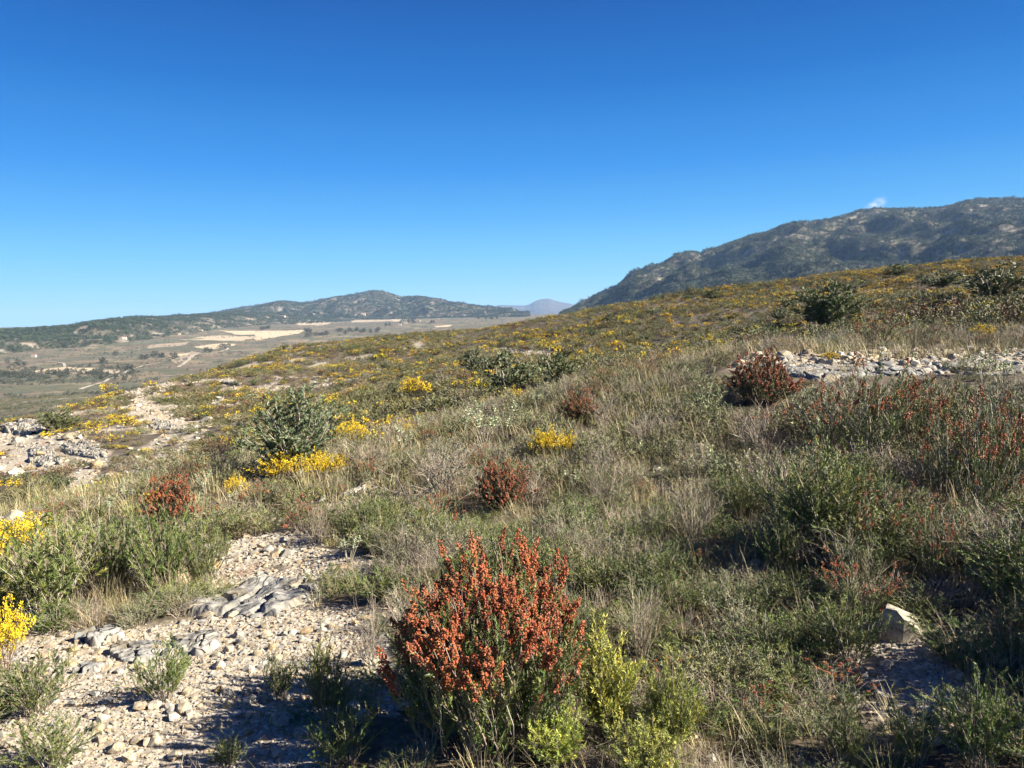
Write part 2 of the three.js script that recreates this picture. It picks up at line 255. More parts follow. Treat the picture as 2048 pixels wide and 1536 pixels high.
// ---------------------------------------------------------------- hills and mountains
function massif(name, label, o) {
  const sky = o.sky.map(([px, py]) => { const d = ray(px, py); return [d.az, d.slope]; });
  const a0 = sky[0][0], a1 = sky[sky.length - 1][0];
  const byAz = (v) => Array.isArray(v) ? v.map(([px, d]) => [ray(px, 640).az, d]) : [[0, v]], crestT = byAz(o.crest), footT = byAz(o.foot);
  const o0 = Array.isArray(o.foot) ? o.foot[0][1] : o.foot;
  const crest = (az) => table(crestT, az) * (1 + 0.07 * vnoise(az * 9, 0.5, o.seed)), foot = (az) => table(footT, az) * (1 + 0.06 * vnoise(az * 14, 3.5, o.seed + 1));
  const height = (x, z) => {
    const az = Math.atan2(x, -z), r = Math.hypot(x, z), R = crest(az), F = foot(az), base = valleyHeight(x, z) - 12, top = EYE.y + R * table(sky, az) - o.trees;
    const t = (r - F) / (R - F); let h;
    const gully = (ridged(x / o.grain, z / o.grain, 4, o.seed + 5) - 0.62) * o.relief + fbm(x / (o.grain * 0.3), z / (o.grain * 0.3), 4, o.seed + 9) * o.relief * 0.16;
    if (t <= 0) h = base + t * 60;
    else if (t <= 1) h = lerp(base, top, Math.pow(t, o.power)) + gully * Math.min(1, t * 5) * smooth(1.0, 0.72, t) + fbm(x / 60, z / 60, 2, o.seed + 3) * o.relief * 0.03 * t + (o.crag || 0) * (ridged(x / 170, z / 170, 3, o.seed + 13) - 0.6) * smooth(0.1, 0.4, t) * smooth(1, 0.9, t);
    else h = lerp(top, base - 30, Math.pow((t - 1) / o.back, 1.3));
    return h;
  };
  const scars = (o.scars || []).map(([px, py, w, h]) => { const d = ray(px, py); let r = o0; for (; r < 9000; r += 8) if (EYE.y + d.slope * r < height(d.dx * r, d.dz * r)) break; return { x: d.dx * r, z: d.dz * r, y: height(d.dx * r, d.dz * r), w: w / FOCAL * r, h: h / FOCAL * r }; });
  const scarred = (x, z, y) => { let m = 0; for (const s of scars) { const q = Math.hypot((Math.hypot(x - s.x, z - s.z)) / (s.w * 1.3), (y - s.y) / s.h) + 0.5 * fbm(x / (s.w * 0.6), z / (s.w * 0.6), 3, o.seed + 31); m = Math.max(m, smooth(1.05, 0.75, q)); } return m; };
  const nA = o.cols, nR = o.rows || 130, pos = [], col = [], uv = [], idx = [];
  const color = (x, z, y, steep) => {
    const n = fbm(x / 210, z / 210, 4, o.seed + 21), f = fbm(x / 55, z / 55, 3, o.seed + 22);
    let c = mix3([0.068, 0.068, 0.04], [0.125, 0.105, 0.07], smooth(-0.15, 0.4, n + f * 0.5));
    const rock = Math.max(smooth(0.25, 0.36, fbm(x / (o.grain * 0.13), z / (o.grain * 0.2), 5, o.seed + 23) + 0.3 * (steep - 0.55) + (o.stony || 0) * smooth(0.75, 0.35, (Math.hypot(x, z) - foot(Math.atan2(x, -z))) / (crest(Math.atan2(x, -z)) - foot(Math.atan2(x, -z))))), scarred(x, z, y));
    if (o.bluff) c = c.map((v) => v * o.bluff);
    return mix3(c, mix3([0.26, 0.24, 0.21], [0.31, 0.26, 0.20], smooth(-0.2, 0.3, f)), rock * 0.85);
  };
  for (let i = 0; i <= nR; i++) for (let j = 0; j <= nA; j++) {
    const az = lerp(a0, a1, j / nA), F = foot(az), R = crest(az), t = lerp(-0.06, 1 + o.back, Math.pow(i / nR, 0.9)), r = F + (R - F) * t, x = r * Math.sin(az), z = -r * Math.cos(az), y = height(x, z);
    const e = (R - F) * 0.012, steep = clamp((height(x * (1 + e / r), z * (1 + e / r)) - y) / e, 0, 1.2), k = i * (nA + 1) + j;
    pos.push(x, y, z); col.push(...color(x, z, y, steep)); uv.push(x, z);
    if (i && j) { const p = k, q = k - 1, s = k - nA - 1, u = s - 1; idx.push(u, s, p, u, p, q); }
  }
  const g = new THREE.BufferGeometry();
  g.setAttribute('position', new THREE.Float32BufferAttribute(pos, 3)); g.setAttribute('color', new THREE.Float32BufferAttribute(col, 3)); g.setAttribute('uv', new THREE.Float32BufferAttribute(uv, 2)); g.setIndex(idx); g.computeVertexNormals();
  tag(mesh(name, g, M.slope), label, o.category, null, 'structure');
  return { height, crest, foot, a0, a1, o };
}
const scarList = (marks, R) => { const pts = marks.map(([px, py, w]) => { const d = ray(px, py); return [d.az, d.slope, w / FOCAL]; }); return pts; };
const farMountain = massif('far_mountain', 'pale blue far mountain on the horizon', { category: 'mountain', seed: 610, crest: 15500, foot: 11500, back: 0.5, power: 1.2, grain: 2400, relief: 160, trees: 0, bluff: 0.7, cols: 160, sky: [[960, 624], [985, 613], [1000, 610], [1050, 611], [1060, 608], [1068, 603], [1078, 599], [1090, 597], [1098, 597], [1110, 601], [1122, 604], [1140, 607], [1160, 613], [1200, 622]] });
const rightMountain = massif('forested_mountain', 'long dark forested mountain with pale cliffs rising behind the hillside', { category: 'mountain', seed: 710, crest: 4300, foot: 1500, back: 0.5, power: 1.15, grain: 620, relief: 185, trees: 5, cols: 640, rows: 210, crag: 26, scars: [[1384, 508, 16, 8], [1590, 456, 22, 8], [1300, 552, 14, 12], [1325, 540, 8, 6], [1535, 484, 10, 10], [1557, 488, 8, 9], [2018, 490, 22, 11], [1745, 424, 18, 6], [1645, 478, 8, 8], [1450, 535, 12, 8], [1880, 497, 14, 7], [1500, 500, 8, 6], [1930, 470, 22, 6], [1400, 560, 14, 5]], sky: [[1120, 645], [1150, 622], [1172, 606], [1190, 598], [1230, 576], [1260, 556], [1300, 538], [1345, 514], [1372, 504], [1388, 503], [1402, 508], [1440, 492], [1500, 469], [1530, 463], [1570, 449], [1590, 444], [1620, 443], [1680, 431], [1720, 418], [1780, 415], [1850, 414], [1890, 411], [1930, 398], [1980, 394], [2048, 394], [2150, 386], [2400, 372], [2900, 360]] });
const centralHill = massif('central_hill', 'wooded hill with a rocky grey summit across the valley', { category: 'hill', seed: 810, crest: 5900, foot: 4500, back: 0.55, power: 1.25, grain: 560, relief: 130, trees: 5, scars: [[750, 582, 22, 4], [700, 590, 14, 4], [800, 594, 8, 5], [725, 600, 10, 4], [820, 605, 12, 4], [1000, 618, 10, 3]], cols: 340, sky: [[330, 640], [390, 630], [440, 621], [480, 614], [520, 608], [570, 601], [605, 604], [640, 598], [680, 591], [720, 584], [745, 579], [765, 580], [790, 588], [800, 592], [830, 590], [850, 592], [880, 599], [920, 606], [960, 612], [1000, 617], [1020, 622], [1060, 634]] });
const leftRidge = massif('pine_ridge', 'low pine-covered ridge along the far side of the valley', { category: 'hill', seed: 910, crest: [[0, 2750], [250, 3100], [400, 3800], [520, 4500], [700, 5200]], foot: [[0, 2020], [250, 2380], [400, 2950], [520, 3500], [700, 4200]], back: 0.6, power: 0.95, grain: 330, relief: 34, trees: 5, stony: 0.16, cols: 300, sky: [[-520, 690], [-200, 668], [0, 657], [60, 655], [130, 650], [185, 641], [265, 631], [320, 632], [400, 627], [470, 622], [540, 625], [620, 634], [700, 642], [760, 652]] });
// ---------------------------------------------------------------- woods, valley trees, fields, tracks, houses
const massifs = [leftRidge, centralHill, rightMountain];
function farLand(x, z) { let h = land(x, z); if (x * x + z * z > 8e5) { const az = Math.atan2(x, -z); for (const m of massifs) if (az > m.a0 && az < m.a1) h = Math.max(h, m.height(x, z)); } return h; }
function farAt(px, py) {
  const d = ray(px, py); let r = 150, last = 150;
  for (; r < 9000; r *= 1.006) { if (EYE.y + d.slope * r < farLand(d.dx * r, d.dz * r)) break; last = r; }
  for (let i = 0; i < 20; i++) { const m = (last + r) / 2; if (EYE.y + d.slope * m < farLand(d.dx * m, d.dz * m)) r = m; else last = m; }
  return new THREE.Vector3(d.dx * r, farLand(d.dx * r, d.dz * r), d.dz * r);
}
// a crown of leafy clumps, unit height
function crown(R, { clumps, faces, w, lo, size, cols }) {
  const s = new Soup();
  for (let i = 0; i < clumps; i++) {
    const u = R(), a = R() * 6.283, y = lo + (1 - lo) * (0.08 + 0.84 * u), prof = Math.sqrt(Math.max(0.05, 1 - ((y - lo) / (1 - lo) * 1.9 - 0.85) ** 2)), q = w / 2 * prof * Math.sqrt(R()), cx = Math.cos(a) * q, cz = Math.sin(a) * q, cr = size * (0.6 + 0.7 * R()), col = vary(R, pick(R, cols), 0.22);
    for (let f = 0; f < faces; f++) {
      const t = R() * 6.283, ph = Math.acos(2 * R() - 1), nx = Math.sin(ph) * Math.cos(t), ny = Math.cos(ph) * 0.8, nz = Math.sin(ph) * Math.sin(t), x = cx + nx * cr, yy = y + ny * cr, z = cz + nz * cr, l = cr * (0.55 + 0.4 * R());
      let sx = -nz + (R() - 0.5), sy = (R() - 0.5) * 0.8, sz = nx + (R() - 0.5); const m = Math.hypot(sx, sy, sz) || 1; sx /= m; sy /= m; sz /= m;
      const dx = nx * 0.35 + (R() - 0.5) * 0.9, dy = ny * 0.3 + (R() - 0.3) * 0.9, dz = nz * 0.35 + (R() - 0.5) * 0.9, dl = Math.hypot(dx, dy, dz) || 1;
      s.leaf(x - dx / dl * l * 0.5, yy - dy / dl * l * 0.5, z - dz / dl * l * 0.5, dx / dl, dy / dl, dz / dl, sx, sy, sz, l, l * 0.8, col);
    }
  }
  return s;
}
const PINE = [[0.038, 0.062, 0.022], [0.055, 0.08, 0.026], [0.03, 0.048, 0.02]], OAK = [[0.05, 0.06, 0.035], [0.062, 0.068, 0.04], [0.045, 0.052, 0.034]];
const woodTree = []; { const R = rng(11); for (let i = 0; i < 3; i++) { const s = crown(R, { clumps: 9, faces: 7, w: 0.8, lo: 0.16, size: 0.24, cols: PINE }); s.stick([[0, -0.15, 0, 0.035], [0, 0.5, 0, 0.02]], [0.1, 0.08, 0.06]); woodTree.push(s.geo()); } }
const dummy = new THREE.Object3D(), tint = new THREE.Color();
function instanced(parent, name, geo, mat, list) {      // list of {x,y,z,s,sy,turn,tilt,k,warm}
  const m = new THREE.InstancedMesh(geo, mat, list.length); m.name = name; m.castShadow = m.receiveShadow = true;
  list.forEach((p, i) => {
    dummy.position.set(p.x, p.y, p.z); dummy.rotation.set(p.tx || 0, p.turn || 0, p.tz || 0); dummy.scale.set(p.s * (p.sx || 1), p.s * (p.sy || 1), p.s * (p.sz || 1)); dummy.updateMatrix(); m.setMatrixAt(i, dummy.matrix);
    const k = p.k || 1, w = p.warm || 0; m.setColorAt(i, tint.setRGB(k * (1 + w), k, k * (1 - w)));
  });
  (parent || scene).add(m); return m;
}
function stuff(name, label, category) { const g = new THREE.Group(); g.name = numbered(name); scene.add(g); tag(g, label, category, null, 'stuff'); return g; }
function wood(name, label, m, n, size, seed, t0, t1, thin) {
  const R = rng(seed), lists = [[], [], []]; let tries = 0;
  while (lists[0].length + lists[1].length + lists[2].length < n && tries++ < n * 6) {
    const az = lerp(Math.max(m.a0, -0.72), Math.min(m.a1, 0.72), R()), F = m.foot(az), C = m.crest(az), t = lerp(t0, t1, R()), r = F + (C - F) * t, x = r * Math.sin(az), z = -r * Math.cos(az);
    const dens = fbm(x / (m.o.grain * 0.13), z / (m.o.grain * 0.2), 5, m.o.seed + 23), clump = fbm(x / 130, z / 130, 3, seed + 3);
    if (dens + (m.o.stony || 0) * smooth(0.75, 0.35, t) > 0.3 || R() < (m.o.stony || 0) * 3 * smooth(0.7, 0.3, t) || clump * 0.9 + 0.62 * thin + 0.1 < R() * 0.9) continue;
    const s = size * (0.6 + 0.8 * R());
    lists[Math.floor(R() * 3)].push({ x, y: m.height(x, z) - s * 0.05, z, s, sx: 1 + R() * 0.4, sz: 1 + R() * 0.4, turn: R() * 6.28, k: 0.75 + 0.55 * R(), warm: (R() - 0.5) * 0.16 });
  }
  const g = stuff(name, label, 'trees'); lists.forEach((l, i) => instanced(g, 'pine_crowns', woodTree[i], M.leaf, l));
}
wood('mountain_woods', 'dark pine woods spread over the long mountain', rightMountain, 56000, 10, 301, 0.02, 0.985, 1);
wood('central_hill_woods', 'green woods covering the hill with the rocky summit', centralHill, 24000, 9.5, 302, 0, 0.985, 1);
wood('ridge_woods', 'pine woods covering the low ridge at the left', leftRidge, 17000, 7, 303, 0, 1.0, 1);

// ---- valley bushes nobody could count
{
  const R = rng(401), lists = [[], [], []], bush = [0, 1, 2].map(() => crown(R, { clumps: 6, faces: 7, w: 1.3, lo: 0.0, size: 0.34, cols: OAK }).geo());
  for (let i = 0; i < 46000; i++) {
    const az = lerp(-0.66, 0.08, R()), r = 330 * Math.pow(5200 / 330, R()), x = r * Math.sin(az), z = -r * Math.cos(az), n = fbm(x / 120, z / 120, 3, 402), near = smooth(1050, 700, r);
    const hedge = parcel(x, z).edge < 3.5 ? 0.3 : 0;
    if (n + near * 0.35 + hedge < 0.10 + R() * 0.3) continue;
    lists[i % 3].push({ x, y: land(x, z) - 0.2, z, s: (1.2 + 2.2 * R() * R()) * (1 + 0.4 * (1 - near)), turn: R() * 6.28, k: (0.8 + 0.7 * R()) * (near > 0.5 ? 1.25 : 1), warm: near * 0.12 * R() + (R() - 0.5) * 0.15 });
  }
  for (let i = 0; i < 1300; i++) { const px = R() * 330, py = 752 + (R() + R() - 1) * 20 - px * 0.02 + 6 * vnoise(px / 40, 0.5, 407); if (vnoise(px / 34, py / 7, 408) < -0.12 || R() < smooth(250, 330, px)) continue; const p = farAt(px, py); lists[i % 3].push({ x: p.x, y: p.y - 0.3, z: p.z, s: 2.6 + 3.6 * R() * R(), turn: R() * 6.28, k: 0.7 + 0.5 * R() }); }
  const g = stuff('valley_scrub', 'low dark scrub scattered over the valley floor', 'bushes'); lists.forEach((l, i) => instanced(g, 'scrub_bushes', bush[i], M.leaf, l));
  const yl = [[], []], yb = [0, 1].map(() => crown(R, { clumps: 6, faces: 6, w: 1.4, lo: 0, size: 0.32, cols: [[0.2, 0.16, 0.03], [0.10, 0.10, 0.035], [0.13, 0.115, 0.04], [0.28, 0.21, 0.03]] }).geo());
  for (let i = 0; i < 9000; i++) { const az = lerp(-0.68, -0.36, R()), r = lerp(330, 950, R()), x = r * Math.sin(az), z = -r * Math.cos(az); if (fbm(x / 70, z / 60, 2, 405) > -0.25 + 0.4 * R()) yl[i % 2].push({ x, y: land(x, z) - 0.1, z, s: 0.9 + 0.8 * R(), turn: R() * 6.28, k: 0.7 + 0.5 * R() }); }
  const g2 = stuff('lower_slope_gorse', 'yellowish gorse scrub on the lower slope at the left edge', 'bushes'); yl.forEach((l, i) => instanced(g2, 'gorse_bushes', yb[i], M.leaf, l));
}
// ---- single trees of the valley
{
  const R = rng(411), kinds = [0, 1, 2, 3].map(() => { const c = crown(R, { clumps: 34, faces: 12, w: 1.05, lo: 0.1, size: 0.17, cols: OAK }).geo(), t = new Soup(); t.stick([[0, -0.1, 0, 0.05], [0.02, 0.2, 0, 0.04], [0.05, 0.55, 0.03, 0.02]], [0.14, 0.11, 0.08], 5); t.stick([[0.02, 0.2, 0, 0.03], [-0.16, 0.5, 0.05, 0.012]], [0.14, 0.11, 0.08], 4); return [c, t.geo()]; });
  const clumps = [[330, 714, 8, 24, 'in the dark grove on the valley floor'], [287, 718, 3, 8, 'in the dark grove on the valley floor'], [232, 712, 1, 1, 0, 'lone round dark tree in the brown valley fields'], [215, 727, 4, 12, 'in the thicket beside the pale valley track'], [45, 730, 3, 10, 'near the white farmhouse by the ridge foot'], [15, 727, 1, 1, 0, 'small dark tree at the left edge of the valley'], [100, 748, 7, 40, 'in the dark belt below the tan field'], [200, 755, 6, 34, 'in the dark belt below the tan field'], [20, 752, 5, 20, 'in the dark belt below the tan field'], [262, 740, 4, 14, 'in the thicket beside the pale valley track'], [450, 696, 3, 8, 'beside the bend of the white track'], [416, 705, 2, 5, 'beside the bend of the white track'],
    [735, 664, 9, 26, 'in the grove beyond the hill shoulder'], [690, 666, 5, 18, 'in the grove beyond the hill shoulder'], [640, 672, 7, 26, 'in the grove beyond the hill shoulder'], [617, 664, 4, 9, 'in the square grove by the pale fields'], [776, 652, 2, 5, 'near the pale farm buildings'], [526, 659, 4, 12, 'at the edge of the tan fields'], [810, 645, 5, 20, 'near the pale farm buildings'], [865, 646, 2, 4, 'near the pale farm buildings'], [970, 637, 9, 28, 'in the dark plantation at the valley end'], [830, 640, 4, 12, 'near the pale farm buildings'], [700, 632, 4, 20, 'at the foot of the rocky hill'], [900, 634, 6, 40, 'at the foot of the rocky hill'], [1045, 618, 5, 20, 'on the low rise before the blue mountain']];
  for (const [px, py, n, spread, where, own] of clumps) for (let i = 0; i < n; i++) {
    const p = farAt(px + (n > 1 ? (R() - 0.5) * 2 * spread : 0), py + (n > 1 ? (R() - 0.5) * Math.min(6, spread * 0.35) : 0)), d = farness(p), size = clamp(d * (0.0045 + 0.003 * R()), 3, 15);
    const g = group('valley_tree', p.setY(p.y - 0.2), R() * 6.28, size), k = kinds[Math.floor(R() * 4)];
    mesh('crown', k[0], M.leaf, g); mesh('trunk', k[1], M.wood, g);
    tag(g, own || 'dark evergreen tree ' + where, 'tree', own ? 'single valley trees' : 'trees ' + where);
  }
}
// ---- fields and tracks
const soil = (r, g, b) => { const m = M.valley.clone(); m.vertexColors = false; m.color.setRGB(r, g, b); m.map = scale(gritMap, 0.02); return m; };
function field(label, mat, quad) {
  const c = quad.map(([x, y]) => farAt(x, y)), n = 14, pos = [], uv = [], idx = [];
  for (let i = 0; i <= n; i++) for (let j = 0; j <= n; j++) { const u = i / n, v = j / n, x = lerp(lerp(c[0].x, c[1].x, u), lerp(c[3].x, c[2].x, u), v), z = lerp(lerp(c[0].z, c[1].z, u), lerp(c[3].z, c[2].z, u), v), w = farness(c[0]) * 0.004; const X = x + w * vnoise(x / 50, z / 50, 7), Z = z + w * vnoise(x / 50, z / 50, 8); pos.push(X, farLand(X, Z) + 0.5, Z); uv.push(X, Z); if (i && j) { const k = i * (n + 1) + j; idx.push(k - n - 2, k, k - n - 1, k - n - 2, k - 1, k); } }
  const g = new THREE.BufferGeometry(); g.setAttribute('position', new THREE.Float32BufferAttribute(pos, 3)); g.setAttribute('uv', new THREE.Float32BufferAttribute(uv, 2)); g.setIndex(idx); g.computeVertexNormals();
  if (g.attributes.normal.getY(5) < 0) { for (let i = 0; i < idx.length; i += 3) [idx[i], idx[i + 1]] = [idx[i + 1], idx[i]]; g.setIndex(idx); g.computeVertexNormals(); }
  tag(mesh('field', g, mat), label, 'field', null, 'structure');
}
const tan = soil(0.56, 0.46, 0.31), sand = soil(0.48, 0.40, 0.28), fallow = soil(0.33, 0.27, 0.19), greenish = soil(0.12, 0.125, 0.07);
field('pale tan field beneath the ridge', tan, [[437, 661], [562, 662], [556, 671], [470, 669]]);
field('sandy strip field above the white track', sand, [[355, 680], [440, 671], [545, 674], [480, 682]]);
field('narrow tan field beside the white track', tan, [[385, 694], [455, 686], [475, 689], [425, 699]]);
field('tan field around the dark belt of trees', tan, [[62, 744], [132, 734], [215, 738], [150, 748]]);
field('sandy field beyond the track junction', sand, [[190, 744], [215, 739], [255, 738], [235, 748]]);
field('tan field behind the hill shoulder', tan, [[512, 664], [606, 660], [602, 667], [512, 682]]);
field('thin sandy field across the valley', sand, [[590, 648], [662, 644], [655, 649], [600, 651]]);
field('sandy field near the valley end', sand, [[700, 640], [806, 638], [800, 643], [705, 645]]);
field('small tan field by the farm buildings', tan, [[868, 652], [902, 650], [898, 654], [874, 655]]);
field('fallow brown field in the valley', fallow, [[300, 690], [380, 684], [370, 690], [290, 698]]);
field('greenish field under the tan strips', greenish, [[230, 690], [330, 678], [420, 676], [300, 688]]);
field('fallow strip below the round grove', fallow, [[340, 722], [385, 702], [400, 706], [352, 728]]);
field('thin tan strip below the grove', tan, [[335, 712], [378, 706], [376, 709], [338, 715]]);
function track(label, w, line) {
  const pts = line.map(([x, y]) => farAt(x, y)), curve = new THREE.CatmullRomCurve3(pts), n = 60, pos = [], uv = [], idx = [];
  for (let i = 0; i <= n; i++) { const p = curve.getPointAt(i / n), t = curve.getTangentAt(i / n), l = Math.hypot(t.x, t.z) || 1; for (const s of [-1, 1]) { const x = p.x - t.z / l * w * s, z = p.z + t.x / l * w * s; pos.push(x, farLand(x, z) + 0.8, z); uv.push(x, z); } if (i) { const k = i * 2; idx.push(k - 2, k - 1, k, k, k - 1, k + 1); } }
  const g = new THREE.BufferGeometry(); g.setAttribute('position', new THREE.Float32BufferAttribute(pos, 3)); g.setAttribute('uv', new THREE.Float32BufferAttribute(uv, 2)); g.setIndex(idx); g.computeVertexNormals();
  if (g.attributes.normal.getY(5) < 0) { for (let i = 0; i < idx.length; i += 3) [idx[i], idx[i + 1]] = [idx[i + 1], idx[i]]; g.setIndex(idx); g.computeVertexNormals(); }
  tag(mesh('dirt_track', g, dust), label, 'track', null, 'structure');
}
const dust = soil(0.42, 0.38, 0.31);
track('pale dirt track coming up from the valley behind the hill shoulder', 2.6, [[160, 780], [190, 770], [222, 757], [247, 748], [264, 738], [287, 732], [322, 726]]);
track('white dirt track bending past the tan fields', 3.2, [[357, 735], [375, 722], [400, 708], [425, 706], [450, 701], [472, 688], [512, 686]]);
track('thin winding track by the tan field', 2.2, [[95, 724], [122, 726], [130, 734]]);
// ---- houses
{
  const R = rng(431), white = new THREE.MeshStandardMaterial({ name: 'whitewash', color: new THREE.Color().setRGB(0.52, 0.48, 0.42), roughness: 0.9 }), ochre = new THREE.MeshStandardMaterial({ name: 'ochre_render', color: new THREE.Color().setRGB(0.5, 0.4, 0.28), roughness: 0.9 }), roofM = new THREE.MeshStandardMaterial({ name: 'roof_tile', color: new THREE.Color().setRGB(0.36, 0.19, 0.11), roughness: 0.9 }), dark = new THREE.MeshStandardMaterial({ name: 'dark_opening', color: new THREE.Color().setRGB(0.05, 0.045, 0.04), roughness: 0.8 });
  const list = [[249, 678, 9, 'white farmhouse below the ridge rocks'], [68, 714, 9, 'white farmhouse at the foot of the ridge near the left edge'], [402, 663, 8, 'pale farmhouse above the tan field'], [359, 669, 5, 'small pale hut at the end of the ridge scrub'], [567, 635, 9, 'white house at the wood edge across the valley'], [628, 629, 5, 'small white house high in the woods'], [727, 631, 10, 'long white building below the rocky hill'], [712, 631, 6, 'white building beside the long one'], [876, 639, 6, 'white house in the fields near the valley end'], [800, 651, 8, 'pale farm building nearest the hill shoulder'], [812, 647, 6, 'smaller pale farm building beside the trees'], [837, 643, 8, 'ochre farm building behind the trees'], [970, 626, 6, 'white house on the low rise at the valley end'], [921, 631, 5, 'tiny ochre house left of the plantation'], [1072, 615, 6, 'white house on the rise before the blue mountain'], [1090, 613, 4, 'tiny white house below the blue mountain'], [250 + 870, 612, 5, 'ochre house by the end of the valley']];
  for (const [px, py, w, label] of list) {
    const p = farAt(px, py), W = Math.max(6, 0.8 * w / FOCAL * farness(p)), D = W * 0.6, H = W * 0.36 + 1, g = group('house', p, R() * 0.6 - 0.3);
    const roof = new THREE.BufferGeometry(), e = 0.4, A = W / 2 + e, B = D / 2 + e, T = H + D * 0.2;
    const v = [[-A, H, B], [A, H, B], [A, T, 0], [-A, T, 0], [A, H, -B], [-A, H, -B]].map((q) => q), f = [[0, 1, 2], [0, 2, 3], [4, 5, 3], [4, 3, 2], [0, 3, 5], [1, 4, 2], [0, 5, 4], [0, 4, 1]];
    roof.setAttribute('position', new THREE.Float32BufferAttribute(f.flatMap((t) => t.flatMap((k) => v[k])), 3)); roof.computeVertexNormals();
    const wg = new THREE.BoxGeometry(W, H + 3, D); wg.translate(0, (H + 3) / 2 - 3 - 0.01, 0);
    mesh('wall', wg, /ochre/.test(label) ? ochre : white, g); mesh('roof', roof, roofM, g);
    const dg = new THREE.BoxGeometry(W * 0.1, H * 0.6, 0.2); dg.translate(0, H * 0.3, D / 2 + 0.05); mesh('door', dg, dark, g);
    for (const s of [-0.3, 0.3]) { const q = new THREE.BoxGeometry(W * 0.1, H * 0.28, 0.2); q.translate(W * s, H * 0.55, D / 2 + 0.05); mesh('window', q, dark, g); }
    tag(g, label, 'house', 'houses in the valley');
  }
}
